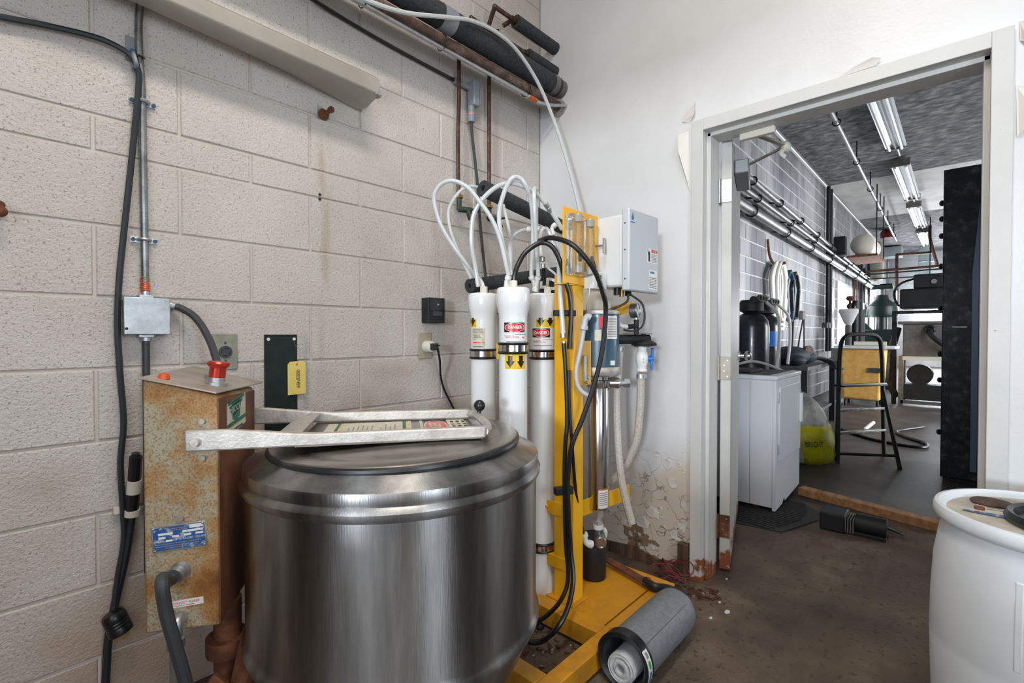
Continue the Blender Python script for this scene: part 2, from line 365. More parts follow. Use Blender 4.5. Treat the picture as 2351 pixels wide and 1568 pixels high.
    def build(s, name, mat, parent=None, bevel=0.0, smooth=True, ang=35, seg=2):
        if name in SPLIT and len(s.marks) > 1:
            o = None; mk = s.marks + [(len(s.v), len(s.f))]
            for (v0, f0), (v1, f1) in zip(mk, mk[1:]):
                q = MB(); q.v = s.v[v0:v1]; q.f = [tuple(i - v0 for i in f) for f in s.f[f0:f1]]; q.marks = [(0, 0)]
                o = q.build(name, mat, parent, bevel, smooth, ang, seg)
            return o
        me = bpy.data.meshes.new(name); off = wloc(parent) if parent else V((0, 0, 0))
        me.from_pydata([tuple(p - off) for p in s.v], [], s.f); me.update()
        import bmesh
        bm = bmesh.new(); bm.from_mesh(me); bmesh.ops.recalc_face_normals(bm, faces=bm.faces); bm.to_mesh(me); bm.free()
        me.materials.append(MATS[mat] if isinstance(mat, str) else mat)
        if smooth:
            me.shade_smooth(); me.set_sharp_from_angle(angle=math.radians(ang))
        o = bpy.data.objects.new(name, me); COL.objects.link(o)
        if parent: o.parent = parent
        if bevel:
            md = o.modifiers.new('bevel', 'BEVEL'); md.width = bevel; md.segments = seg; md.limit_method = 'ANGLE'; md.angle_limit = math.radians(40)
            md.harden_normals = False
        return o

def tag(o, label=None, cat=None, group=None, kind=None):
    if label: o['label'] = label
    if cat: o['category'] = cat
    if group: o['group'] = group
    if kind: o['kind'] = kind
    return o
def thing(name, label, cat, loc, group=None):
    o = bpy.data.objects.new(name, None); COL.objects.link(o); o.location = loc; o.empty_display_size = 0.05
    return tag(o, label, cat, group)
def part(name, mat, parent, fn, **k):
    m = MB(); fn(m); return m.build(name, mat, parent, **k)

def text(body, size, mat, fn, parent, name='lettering', align='CENTER', stretch=1.0, bold=0.0):
    """flat lettering; fn maps (x, y) on the label to a world point"""
    c = bpy.data.curves.new(name, 'FONT'); c.body = body; c.size = size; c.align_x = align; c.align_y = 'CENTER'
    c.resolution_u = 2; c.offset = bold
    t = bpy.data.objects.new(name, c)
    me = bpy.data.meshes.new_from_object(t); bpy.data.objects.remove(t)
    off = wloc(parent)
    for v in me.vertices: v.co = V(fn(v.co.x * stretch, v.co.y)) - off
    me.materials.clear(); me.materials.append(MATS[mat])
    o = bpy.data.objects.new(name, me); COL.objects.link(o); o.parent = parent
    return o
def flat(o, ux, uy):
    o, ux, uy = V(o), V(ux).normalized(), V(uy).normalized()
    return lambda x, y: o + ux*x + uy*y
def strip(mb, fn, s0, s1, top, bot, n=10):
    """a thin sheet between two edges of a label, cut in columns so that it can follow a round surface"""
    t = top if callable(top) else (lambda s: top); b = bot if callable(bot) else (lambda s: bot)
    vs = []; fs = []
    for i in range(n + 1):
        s = s0 + (s1 - s0) * i / n; vs += [fn(s, b(s)), fn(s, t(s))]
    for i in range(n): fs.append((2*i, 2*i+2, 2*i+3, 2*i+1))
    mb.add(vs, fs); return mb
def sheet(name, mat, parent, fn, s0, s1, t0, t1, n=1):
    m = MB(); strip(m, fn, s0, s1, t1, t0, n); return m.build(name, mat, parent, smooth=False)

# ------------------------------------------------------------------ the setting
YW, XB, ZC = 1.765, 2.142, 3.42
HY, HZ, HX = 1.90, 3.90, 21.6      # hall: left wall, ceiling, end wall
tag(MB().box(3.62, HX, -3.6, 2.05, -0.12, 0.0).build('floor', 'hall_concrete'), 'dark worn concrete floor of the hall', 'floor', kind='structure')
tag(MB().box(-1.12, 3.62, -3.6, 2.05, -0.12, 0.0).build('floor', 'concrete'), 'rough brown concrete floor with dark stains', 'floor', kind='structure')
tag(MB().box(-1.12, XB, -1.9, YW + .15, ZC, ZC + .1).build('ceiling', 'ceiling_white'), 'white ceiling of the utility room', 'ceiling', kind='structure')

wl = tag(MB().box(-1.1, XB + .12, YW + .0048, YW + .135, 0, HZ).build('wall_left', 'mortar_paint'), 'cream painted concrete block wall with fine pores', 'wall', kind='structure')
def block_mesh(name, wx, hz, mat):
    m = MB(); d = .012; c = .003
    x, z = wx / 2, hz / 2
    m.add([(-x,d,-z),(x,d,-z),(x,d,z),(-x,d,z),(-x,c,-z),(x,c,-z),(x,c,z),(-x,c,z),
           (-x+c,0,-z+c),(x-c,0,-z+c),(x-c,0,z-c),(-x+c,0,z-c)],
          [(0,1,5,4),(1,2,6,5),(2,3,7,6),(3,0,4,7),(4,5,9,8),(5,6,10,9),(6,7,11,10),(7,4,8,11),(8,9,10,11)])
    me = bpy.data.meshes.new(name); me.from_pydata([tuple(p) for p in m.v], [], m.f); me.materials.append(MATS[mat]); me.update()
    return me
BLK = {}
def lay_blocks(wall, yface, x0, x1, rows, phase0, mat, gap=.009, flip=1, limit=None):
    k = 0
    for r, (za, zb) in enumerate(rows):
        x = phase0 + (.203 if r % 2 else 0.0)
        while x < x1:
            a, b = max(x, x0), min(x + .406, x1)
            if b - a > .04:
                key = (round(b - a, 3), round(zb - za, 3), mat)
                if key not in BLK: BLK[key] = block_mesh('block', b - a - gap, zb - za - gap, mat)
                o = bpy.data.objects.new('block', BLK[key]); COL.objects.link(o); o.parent = wall
                o.location = ((a + b) / 2, yface + random.uniform(-.0012, .0012), (za + zb) / 2); k += 1
            x += .406
    return k
zs = [-.008, .195, .398, .598, .801, 1.003, 1.205, 1.405, 1.608, 1.708, 1.911, 2.114, 2.317, 2.52, 2.723, 2.926, 3.129, 3.332]
rows = [(max(a, .002), b) for a, b in zip(zs, zs[1:])]
lay_blocks(wl, YW, -1.0, XB - .002, rows, .203 - .406 * 3, 'block_paint', gap=.0075)

# back wall with the doorway
J0, J1, JT = -.06, .835, 1.99
wb = tag(MB().box(XB, XB + .12, J1 + .004, YW + .0, 0, HZ).box(XB, XB + .12, -3.6, J0 - .004, 0, HZ).box(XB, XB + .12, J0 - .004, J1 + .004, JT + .004, HZ)
         .build('wall_back', 'plaster_paint', smooth=False), 'off-white plaster wall with peeling paint at its foot', 'wall', kind='structure')
tag(MB().box(-1.12, -.37, -1.98, -1.9, 0, ZC).box(.67, XB, -1.98, -1.9, 0, ZC).box(-.37, .67, -1.98, -1.9, 0, .84).box(-.37, .67, -1.98, -1.9, 2.16, ZC).build('wall_right', 'plaster_paint'), 'white plaster wall opposite the block wall', 'wall', kind='structure')
# wall behind the camera with an assumed window opening, sized to shape the light patch
wr = MB().box(-1.14, -1.0, -1.9, -1.32, 0, ZC).box(-1.14, -1.0, .58, YW, 0, ZC).box(-1.14, -1.0, -1.32, .58, 0, .93).box(-1.14, -1.0, -1.32, .58, 2.135, ZC)
tag(wr.build('wall_rear', 'plaster_paint'), 'white wall with a window behind the viewer', 'wall', kind='structure')
wn = tag(MB().box(-1.0, -.97, -1.37, -1.32, .88, 2.185).box(-1.0, -.97, .58, .63, .88, 2.185).box(-1.0, -.97, -1.32, .58, 2.135, 2.185).box(-1.0, -.94, -1.38, .64, .88, .93)
         .build('window_1', 'frame_paint'), 'white framed window behind the viewer', 'window', kind='structure')  # unseen window, added to let the rear daylight in

tag(MB().box(-.41, -.35, -1.9, -1.87, .80, 2.20).box(.65, .71, -1.9, -1.87, .80, 2.20).box(-.41, .71, -1.9, -1.87, 2.14, 2.20).box(-.43, .73, -1.9, -1.85, .78, .84).build('window_6', 'frame_paint'), 'white framed window in the wall to the right of the viewer', 'window', kind='structure')  # unseen window, added for the side light and the drum's bright band
d2 = tag(thing('door_2', 'closed dark brown door behind the viewer', 'door', (-1.0, 1.17, 0)), kind='structure')  # unseen door, added as a dark tone for the drum to reflect
part('leaf', 'dark_wood', d2, lambda m: m.box(-1.0, -.96, .74, 1.60, .01, 2.03), bevel=.003)
part('panel', 'dark_wood', d2, lambda m: m.box(-.96, -.952, .87, 1.47, 1.1, 1.85), bevel=.003)
part('panel', 'dark_wood', d2, lambda m: m.box(-.96, -.952, .87, 1.47, .2, .95), bevel=.003)
part('knob', 'brass', d2, lambda m: m.lathe((-.96, .80, 1.0), (1, 0, 0), [(.025, 0), (.025, .006), (.01, .01), (.01, .03), (.026, .04), (.02, .06), (.001, .065)], 16))
lk = thing('tall_locker', 'tall dark locker against the wall to the right of the viewer', 'locker', (1.25, -1.7, 0))  # unseen locker, added to darken the drum's reflection beside the bright band
part('carcass', 'machine_black', lk, lambda m: m.box(.80, 1.72, -1.895, -1.5, .05, 2.0), bevel=.004)
for x in (.81, 1.27): part('locker_door', 'machine_black', lk, lambda m: m.box(x, x + .44, -1.5, -1.485, .08, 1.97), bevel=.003)
part('plinth', 'black_matte', lk, lambda m: m.box(.82, 1.70, -1.88, -1.52, 0, .05))

# steel door frame
fr = tag(thing('trim_1', 'grey-white steel door frame with rust at its feet', 'door frame', (2.125, .39, 0)), kind='structure')
XF = 2.125
def jamb(m, ya, s):        # s=+1: opening lies towards -y (left jamb); profile in (x, y)
    pr = [(XF, ya), (XF, ya - s*.05), (XF + .05, ya - s*.05), (XF + .05, ya - s*.066), (XF + .15, ya - s*.066), (XF + .15, ya), (XF + .155, ya + 0.0)]
    pr = pr[:6]
    m.prism([(x, y, 0.0) for x, y in pr], (0, 0, 2.04))
part('left_jamb', 'frame_paint', fr, lambda m: jamb(m, .885, 1), bevel=.002)
part('right_jamb', 'frame_paint', fr, lambda m: jamb(m, -.11, -1), bevel=.002)
part('head', 'frame_paint', fr, lambda m: m.prism([(XF, J0, 2.04), (XF, J0, 1.99), (XF + .05, J0, 1.99), (XF + .05, J0, 1.974), (XF + .15, J0, 1.974), (XF + .15, J0, 2.04)], (0, J1 - J0, 0)), bevel=.002)

# open door leaf, swung into the hall
A = math.radians(15.5)
du, dn = V((math.cos(A), math.sin(A), 0)), V((math.sin(A), -math.cos(A), 0))   # along the leaf, out of its visible face
d0 = V((2.30, .793, 0))
door = tag(thing('door_1', 'open pale steel door leaf standing edge-on in the doorway', 'door', (2.30, .793, 0)), kind='structure')
def on_leaf(a, n, z): return d0 + du*a + dn*n + V((0, 0, z))
part('leaf', 'door_paint', door, lambda m: m.obox(on_leaf(.445, 0, 1.0), du*.445, dn*.022, V((0, 0, .985))), bevel=.002)
def hinge(z, mat):
    h = MB(); h.obox(on_leaf(-.003, 0, z), du*.0025, dn*.022, V((0, 0, .052))); o = h.build('hinge', mat, door, bevel=.001)
    k = MB().cyl(on_leaf(-.008, -.030, z - .055), on_leaf(-.008, -.030, z + .055), .007, n=12); k.build('knuckle', mat, o)
    sc = MB()
    for i, (q, zz) in enumerate([(.008, .036), (-.006, .012), (-.006, -.014), (.008, -.038)]): sc.cyl(on_leaf(-.005, q, z + zz), on_leaf(-.0075, q, z + zz), .0035, n=8)
    sc.build('screw', 'zinc', o)
hinge(1.755, 'zinc'); hinge(.945, 'tin_plate'); hinge(.215, 'rust_dark')
kn = MB(); p = on_leaf(.80, .022, .97); kn.lathe(p, dn, [(.030, 0), (.030, .008), (.012, .010), (.012, .03), (.026, .038), (.031, .05), (.028, .062), (.012, .070)], 20)
kn.build('knob', 'steel_polished', door)
cl = part('closer_body', 'machine_grey', door, lambda m: m.obox(on_leaf(.31, .055, 1.905), du*.165, dn*.032, V((0, 0, .034))), bevel=.006)
MATS['closer_grey'] = M('closer_grey', '#8b8e90', rough=0.4, metal=0.5); cl.data.materials[0] = MATS['closer_grey']
elb = V((2.50, .600, 1.965))
part('closer_arm', 'tin_plate', door, lambda m: (m.beam(V((2.245, .665, 1.962)), elb, .022, .008), m.beam(elb, on_leaf(.30, .06, 1.945), .016, .008), m.cyl(elb - V((0, 0, .02)), elb + V((0, 0, .014)), .016, n=12)), bevel=.001)
part('arm_rag', 'cream_plastic', door, lambda m: (m.sphere(elb + V((0, 0, -.004)), .026, 10, 7, (1.2, .8, 1)), m.tube([elb + V((.0, .01, -.01)), elb + V((-.02, .015, -.035)), elb + V((-.015, .0, -.055))], .010, 6)))
part('arm_bracket', 'cream_plastic', door, lambda m: m.box(2.235, 2.262, .58, .72, 1.945, 1.974), bevel=.004)

# foot of the back wall: rotten base, bare patches, loose paint
rng = random.Random(3)
tr = tag(MB().prism([(XB - .012, .92, 0), (XB - .012, 1.66, 0), (XB - .012, 1.66, .06), (XB - .012, 1.3, .05), (XB - .012, 1.15, .065), (XB - .012, 1.05, .04), (XB - .012, .92, .055)], (.011, 0, 0)).build('baseboard_back', 'rotten_wood', smooth=False),
         'rotten dark board along the foot of the plaster wall', 'baseboard', kind='structure')
for i in range(34):
    y = rng.uniform(.90, 1.40); z = rng.uniform(.06, .30) if i < 24 else rng.uniform(.3, .55); r = rng.uniform(.012, .038) * (1 if i < 24 else .8)
    n = rng.randint(5, 8); pts = []
    for k in range(n):
        a = 2*math.pi*k/n + rng.uniform(-.25, .25); q = r * rng.uniform(.6, 1.15); lift = .003 + max(0, math.cos(a - 1.6)) * rng.uniform(.002, .012)
        pts.append((XB - lift, y + q*math.cos(a), z + q*math.sin(a)))
    MB().prism(pts, (.0018, 0, 0)).build('paint_flake', 'paint_chip' if i % 4 else 'plaster_paint', wb, smooth=False)
def peel(pts, off=(.0015, 0, 0)): MB().prism(pts, off).build('paint_peel', 'paint_chip', wb, smooth=False)
peel([(XB - .001, .900, 2.045), (XB - .006, .935, 2.056), (XB - .016, .915, 2.075), (XB - .03, .875, 2.105), (XB - .035, .862, 2.118), (XB - .02, .872, 2.07)])
peel([(XB - .001, .905, 2.01), (XB - .010, .950, 2.00), (XB - .030, .940, 1.92), (XB - .012, .905, 1.78), (XB - .002, .892, 1.72)])
peel([(XB - .002, .34, 2.046), (XB - .010, .30, 2.062), (XB - .018, .24, 2.075), (XB - .012, .215, 2.066), (XB - .004, .23, 2.048)])
peel([(XB - .002, -.115, 1.86), (XB - .02, -.17, 1.83), (XB - .035, -.16, 1.74), (XB - .006, -.118, 1.70)])
peel([(XB - .002, -.12, 2.05), (XB - .02, -.15, 2.04), (XB - .03, -.14, 1.97), (XB - .006, -.122, 1.99)])
st = tag(MB().box(2.10, 2.138, .888, .93, 0, .16).build('wood_stub', 'rotten_wood', bevel=.003), 'splintered brown wood stub beside the foot of the door frame', 'wood')

# ---- hall beyond the door
wh = tag(MB().box(XB + .12, HX, HY + .006, HY + .15, 0, HZ).build('wall_hall_left', 'hall_mortar'), 'sooty grey concrete block wall of the hall', 'wall', kind='structure')
hrows = [(.004 + .203*i, .203*(i+1)) for i in range(19)]
lay_blocks(wh, HY, 5.55, 11.55, hrows, 5.55 - .203 * 0 - .406, 'hall_block', gap=.014)
far = MB()
for r, (za, zb) in enumerate(hrows):
    x = 11.56 + (.203 if r % 2 else 0)
    while x < HX - .1:
        far.box(x, min(x + .392, HX), HY - .001, HY + .004, za + .006, zb - .008); x += .406
tag(far.build('block_field', 'hall_block', wh, smooth=False), kind='stuff')
we = tag(MB().box(HX, HX + .1, -3.6, HY, 0, HZ).build('wall_hall_end', 'hall_mortar'), 'white block wall at the far end of the hall', 'wall', kind='structure')
fe = MB()
for r, (za, zb) in enumerate(hrows):
    y = -3.5 + (.203 if r % 2 else 0)
    while y < HY - .05:
        fe.box(HX - .006, HX + .004, y, min(y + .392, HY), za + .006, zb - .006); y += .406
tag(fe.build('block_field', 'hall_white', we, smooth=False), kind='stuff')
tag(MB().box(XB + .12, HX, -3.75, -3.6, 0, HZ).build('wall_hall_right', 'hall_white'), 'white wall on the right side of the hall', 'wall', kind='structure')
ce = tag(MB().box(XB + .12, HX, -3.6, HY, HZ + .015, HZ + .1).build('ceiling', 'white_board'), 'grey fibre board ceiling of the hall', 'ceiling', kind='structure')
xx = XB + .14
while xx < HX - .2:
    for ya, yb in ((-3.55, -1.2), (-1.19, 1.86)):
        MB().box(xx, min(xx + 1.215, HX), ya, yb, HZ, HZ + .014).build('ceiling_panel', 'white_board' if 10.2 < xx < 13.6 else 'fibre_board', ce, smooth=False)
    xx += 1.222
for n, (xa, xb) in enumerate(((11.9, 14.2), (14.6, 17.5), (17.9, 20.6))):
    wi = tag(MB().box(xa, xb, HY - .016, HY - .008, .95, 2.15).build('window_%d' % (n + 2), 'window_glow'), 'overexposed bright window in the hall block wall', 'window', group='bright windows along the hall wall', kind='structure')
    f = MB(); f.box(xa - .04, xa, HY - .03, HY - .003, .9, 2.2).box(xb, xb + .04, HY - .03, HY - .003, .9, 2.2).box(xa, xb, HY - .03, HY - .003, 2.15, 2.2).box(xa, xb, HY - .03, HY - .003, .9, .95)
    f.build('window_frame', 'hall_white', wi)
wi = tag(MB().box(HX - .02, HX - .012, -.4, 1.2, .9, 2.02).build('window_5', 'window_glow'), 'bright window in the far end wall behind the machines', 'window', kind='structure')

# ------------------------------------------------------------------ centrifugal extractor
U, W = V((.8268, -.5617, 0)), V((.5617, .8268, 0)); B0 = V((.3595, 1.2645, 0))
def mc(u, v, z): return B0 + U*u + W*v + V((0, 0, z))
DC = mc(.411, .143, 0)
ex = thing('laundry_extractor', 'stainless steel laundry extractor drum with rusty control box and lid arms', 'machine', tuple(DC))
body = MB(); body.lathe(DC, (0, 0, 1), [(.19, .10), (.25, .13), (.31, .185), (.348, .25), (.368, .305), (.378, .322), (.386, .328), (.3905, .337), (.3905, .346), (.386, .354), (.3825, .360), (.382, .37), (.382, .60), (.383, .722)], 72)
body.build('drum', 'steel_brushed', ex, ang=50)
rim = MB(); rim.lathe(DC, (0, 0, 1), [(.382, .715), (.388, .720), (.393, .728), (.394, .737), (.390, .745), (.384, .750), (.385, .753), (.387, .758), (.387, .774), (.385, .778), (.350, .7945), (.320, .808), (.316, .802), (.312, .78)], 72, caps=False)
rim.build('top_ring', 'steel_brushed', ex, ang=28)
tilt = Matrix.Rotation(math.radians(-1.1), 4, W)       # lid sits slightly open on its far side
LC = DC + V((0, 0, .806))
def lidp(p): return LC + (tilt @ (V(p) - LC))
m = MB(); m.torus(LC + V((0, 0, .001)), (0, 0, 1), .326, .0105, 72, 10); m.v = [lidp(p) for p in m.v]; m.build('gasket', 'black_rubber', ex)
m = MB(); m.lathe(LC, (0, 0, 1), [(.318, -.004), (.328, .004), (.331, .009), (.328, .013), (.315, .015), (.296, .016), (.286, .015), (.276, .0145), (.262, .0185), (.18, .0225), (.08, .0245), (.001, .025)], 72)
m.v = [lidp(p) for p in m.v]; lid = m.build('lid', 'steel_lid', ex, ang=40)
# lid arms: two rails joined by a cross bar at the tip
def rail(v0, v1, thick):
    us = [-.057 if v0 < 0 else -.03, .03, .10, .17, .22, .30, .45, .58, .625]; rings = []
    for i, u in enumerate(us):
        t = min(1, max(0, (u - .02) / .18)); v = v0 + (v1 - v0) * min(1, max(0, u / .62))
        zt = .884 + (.866 - .884) * t; zb = .836 + .002 * t; th = thick * (1 + .5 * t)
        rings.append([mc(u, v - th/2, zb), mc(u, v + th/2, zb), mc(u, v + th/2, zt), mc(u, v - th/2, zt)])
    return MB().ring_sweep(rings)
rail(-.022, -.028, .017).build('arm_rail', 'cast_aluminium', ex, bevel=.004)
rail(.312, .262, .017).build('arm_rail', 'cast_aluminium', ex, bevel=.004)
m = MB(); m.tube([mc(.622, -.028, .852), mc(.640, .02, .853), mc(.644, .12, .853), mc(.640, .21, .853), mc(.622, .262, .852)], .0115, 10); m.build('arm_cross_bar', 'cast_aluminium', ex)
m = MB(); m.ring_sweep([[mc(u, v - .0, z) for u, z in ((.10, .842), (.155, .868), (.185, .866), (.165, .842))] for v in (-.02, .06, .15, .23, .305)]); m.build('arm_web', 'cast_aluminium', ex, bevel=.004)
m = MB(); m.hexa([mc(.17, -.018, .8325), mc(.62, -.018, .8325), mc(.62, .262, .8325), mc(.17, .30, .8325), mc(.17, -.018, .8352), mc(.62, -.018, .8352), mc(.62, .262, .8352), mc(.17, .30, .8352)]); pl = m.build('arm_plate', 'steel_lid', ex)
fp = flat(mc(.40, .125, .8357), W, -U)      # label space on the plate, read from the tip of the arms
fs = flat(mc(.40, .125, .8361), W, -U)
ft = flat(mc(.40, .125, .8366), W, -U)
sheet('instruction_sticker', 'sticker_cream', pl, fp, -.135, .135, -.045, .19)
m = MB()
for y0, y1 in ((.155, .163), (-.030, -.020)): strip(m, fs, -.133, .133, y1, y0, 1)
m.build('green_bar', 'sticker_green', pl, smooth=False)
m = MB()
for y0, y1 in ((.149, .154), (-.036, -.031)): strip(m, fs, -.133, .133, y1, y0, 1)
m.build('yellow_bar', 'sticker_yellow', pl, smooth=False)
m = MB(); rr = random.Random(5)
for k in range(11):
    y = .125 - .0125*k; strip(m, fs, -.11, -.11 + rr.uniform(.1, .21), y + .003, y, 1)
m.build('print_line', 'grey_line', pl, smooth=False)
sheet('warning_sticker', 'sticker_cream', pl, fp, -.135, .135, -.205, -.07)
sheet('dark_field', 'sticker_black', pl, fs, -.133, .133, -.150, -.078)
for e_, a_, b_, mt in ((.0003, .122, .034, 'sticker_cream'), (.0005, .116, .030, 'sticker_red')):
    m = MB(); g_ = (lambda x, y, e_=e_: fs(x, y) + V((0, 0, e_)))
    strip(m, g_, -a_, a_, lambda s: -.114 + b_*max(0, 1 - (s/a_)**4)**.5, lambda s: -.114 - b_*max(0, 1 - (s/a_)**4)**.5, 24); m.build('red_oval', mt, pl, smooth=False)
text('DANGER', .046, 'sticker_cream', lambda x, y: ft(x, y - .114) + V((0, 0, .0004)), pl, 'lettering', stretch=.95, bold=.0015)
m = MB()
for k in range(3):
    for q in range(7): strip(m, ft, -.115 + .033*q, -.095 + .033*q - .006*((k*3 + q) % 3), -.160 - .017*k, -.169 - .017*k, 1)
m.build('worn_lettering', 'ink', pl, smooth=False)
m = MB(); m.sphere(mc(.648, .205, .884), .0175, 18, 12); m.cyl(mc(.645, .205, .855), mc(.648, .205, .87), .006, n=10); m.build('knob', 'black_rubber', ex)
# green paint rubbed onto the rails
m = MB()
for k in range(26):
    u = rr.uniform(.16, .32); q = rr.uniform(.002, .008); m.sphere(mc(u, rr.uniform(-.030, -.014), .8625), q, 6, 4, (1, 1, .12))
m.build('paint_smear', 'sticker_green', ex)
# control box: bent sheet steel, sloped top
bx = part('control_box', 'rust_box', ex, lambda m: m.hexa([mc(-.152, 0, .42), mc(0, 0, .42), mc(0, .29, .42), mc(-.152, .29, .42), mc(-.152, 0, .998), mc(0, 0, .958), mc(0, .29, .945), mc(-.152, .29, 1.003)]), bevel=.006)
MATS['rust_box_all'] = MATS['rust_box']
part('side_panel', 'rust_side', bx, lambda m: m.hexa([mc(.0002, .004, .425), mc(.0022, .004, .425), mc(.0022, .286, .425), mc(.0002, .286, .425), mc(.0002, .004, .950), mc(.0022, .004, .950), mc(.0022, .286, .938), mc(.0002, .286, .938)]))
part('top_plate', 'tin_plate', ex, lambda m: m.hexa([mc(-.158, -.006, 1.000), mc(.000, -.006, .962), mc(.022, .30, .957), mc(-.158, .297, 1.007), mc(-.158, -.006, 1.004), mc(.000, -.006, .966), mc(.022, .30, .961), mc(-.158, .297, 1.011)]), bevel=.0015)
bt = mc(-.035, .10, .976)
part('stop_button', 'red_anodised', ex, lambda m: m.lathe(bt, (.1, -.05, 1), [(.012, .012), (.0185, .014), (.0185, .04), (.024, .046), (.026, .052), (.023, .056), (.001, .058)], 22))
part('button_collar', 'zinc', ex, lambda m: m.lathe(bt, (.1, -.05, 1), [(.024, -.004), (.024, .004), (.019, .006), (.019, .016), (.015, .018)], 22))
part('blank_plug', 'zinc', ex, lambda m: m.lathe(mc(-.062, .16, .984), (.1, -.05, 1), [(.020, -.002), (.020, .010), (.014, .014), (.001, .014)], 18))
part('pilot_lamp', 'orange_plastic', ex, lambda m: m.lathe(mc(-.125, .04, .995), (0, 0, 1), [(.012, 0), (.012, .006), (.009, .013), (.001, .016)], 14))
part('pivot_bolt', 'cast_aluminium', ex, lambda m: m.cyl(mc(-.035, -.040, .858), mc(-.035, -.020, .858), .0095, n=16), bevel=.001)
part('stop_screw', 'tin_plate', ex, lambda m: (m.cyl(mc(-.03, -.007, .90), mc(-.03, .002, .90), .006, n=10), m.cyl(mc(-.03, -.007, .815), mc(-.03, .002, .815), .006, n=10), m.cyl(mc(-.078, -.008, .680), mc(-.078, .002, .680), .008, n=12)))
# plates on the face that looks at the viewer
tl = math.radians(4)
fx, fy = (U*math.cos(tl) + V((0, 0, 1))*math.sin(tl)), (V((0, 0, 1))*math.cos(tl) - U*math.sin(tl))
npl = part('name_plate', 'zinc', ex, lambda m: m.obox(mc(-.080, -.0015, .637), fx*.0555, fy*.029, W*.0012), bevel=.0008)
f0 = flat(mc(-.080, -.0031, .637), fx, fy); f1 = flat(mc(-.080, -.0034, .637), fx, fy); f2 = flat(mc(-.080, -.0037, .637), fx, fy)
sheet('blue_enamel', 'sticker_blue', npl, f0, -.052, .052, -.026, .026)
m = MB()
for s0, s1, t0, t1 in ((-.041, -.012, .0085, .0135), (.008, .050, .0095, .0145), (-.041, -.027, .0005, .0052), (-.014, .0, .001, .0056), (.010, .025, .0015, .0062), (.034, .050, .002, .0066), (-.027, -.014, -.0075, -.003), (.023, .051, .0175, .0255)):
    strip(m, f1, s0, s1, t1, t0, 1)
m.build('blank_field', 'sticker_white', npl, smooth=False)
text('MAX RPM', .0055, 'sticker_white', lambda x, y: f2(x - .0395, y - .0053), npl)
text('NOT TO EXCEED 1725 RPM', .0063, 'sticker_white', lambda x, y: f2(x + .0195, y - .0045), npl, stretch=.92)
m = MB()
for k, (s0, s1) in enumerate(((-.05, .045), (-.048, .04), (-.03, .036))): strip(m, f1, s0, s1, -.0112 - .0048*k, -.0128 - .0048*k, 1)
strip(m, f1, -.022, .018, .0225, .0208, 1); strip(m, f1, -.018, .02, .0185, .0168, 1)
m.build('worn_print', 'grey_line', npl, smooth=False)
m = MB()
for a, b in ((-.050, -.025), (.050, -.025), (-.050, .025), (.050, .025)): m.sphere(f1(a, b), .0026, 8, 6)
m.build('rivet', 'zinc', npl)
dp_ = part('warning_strip', 'sticker_white', ex, lambda m: m.obox(mc(-.068, -.0010, .483), fx*.036, fy*.0078, W*.0008))
f3 = flat(mc(-.068, -.0024, .483), fx, fy)
text('DISCONNECT POWER', .0078, 'sticker_red', lambda x, y: f3(x - .004, y + .0017), dp_, stretch=.82)
m = MB(); strip(m, f3, -.030, .018, -.0035, -.0047, 1); m.build('small_print', 'sticker_red', dp_, smooth=False)
# maker's sticker on the drum side of the box
g0 = flat(mc(.0030, .115, .900), W, (0, 0, 1)); g1 = flat(mc(.0034, .115, .900), W, (0, 0, 1)); g2 = flat(mc(.0038, .115, .900), W, (0, 0, 1))
ms = MB(); ms.add([g0(-.062, .030), g0(.085, .044), g0(.085, -.038), g0(-.03, -.052), g0(-.062, -.035)], [(0, 4, 3, 2, 1)]); ms = ms.build('maker_sticker', 'sticker_cream', ex, smooth=False)
m = MB()
for k in range(4):
    h = .030 - .0105*k; e = .065 - .013*k
    m.add([g1(-e*.85, h + .001), g1(e*1.15, h + .012), g1(e*1.1, h + .004), g1(-e*.78, h - .007)], [(0, 3, 2, 1)])
m.add([g1(-.028, .030), g1(.045, .037), g1(.036, -.012), g1(.008, -.020), g1(-.020, -.014)], [(0, 4, 3, 2, 1)])
strip(m, g1, -.06, .083, lambda s: -.018 + .06*s, lambda s: -.028 + .06*s, 1)
m.build('wing_emblem', 'sticker_green', ms, smooth=False)
text('BOCK', .024, 'sticker_cream', lambda x, y: g2(x + .008, y + .012 + .07*x), ms)
m = MB(); strip(m, g1, -.06, .083, lambda s: -.0285 + .06*s, lambda s: -.0305 + .06*s, 1); m.build('yellow_bar', 'sticker_yellow', ms, smooth=False)
m = MB(); strip(m, g1, -.03, .06, lambda s: -.038 + .05*s, lambda s: -.044 + .05*s, 6); m.build('small_print', 'sticker_green', ms, smooth=False)
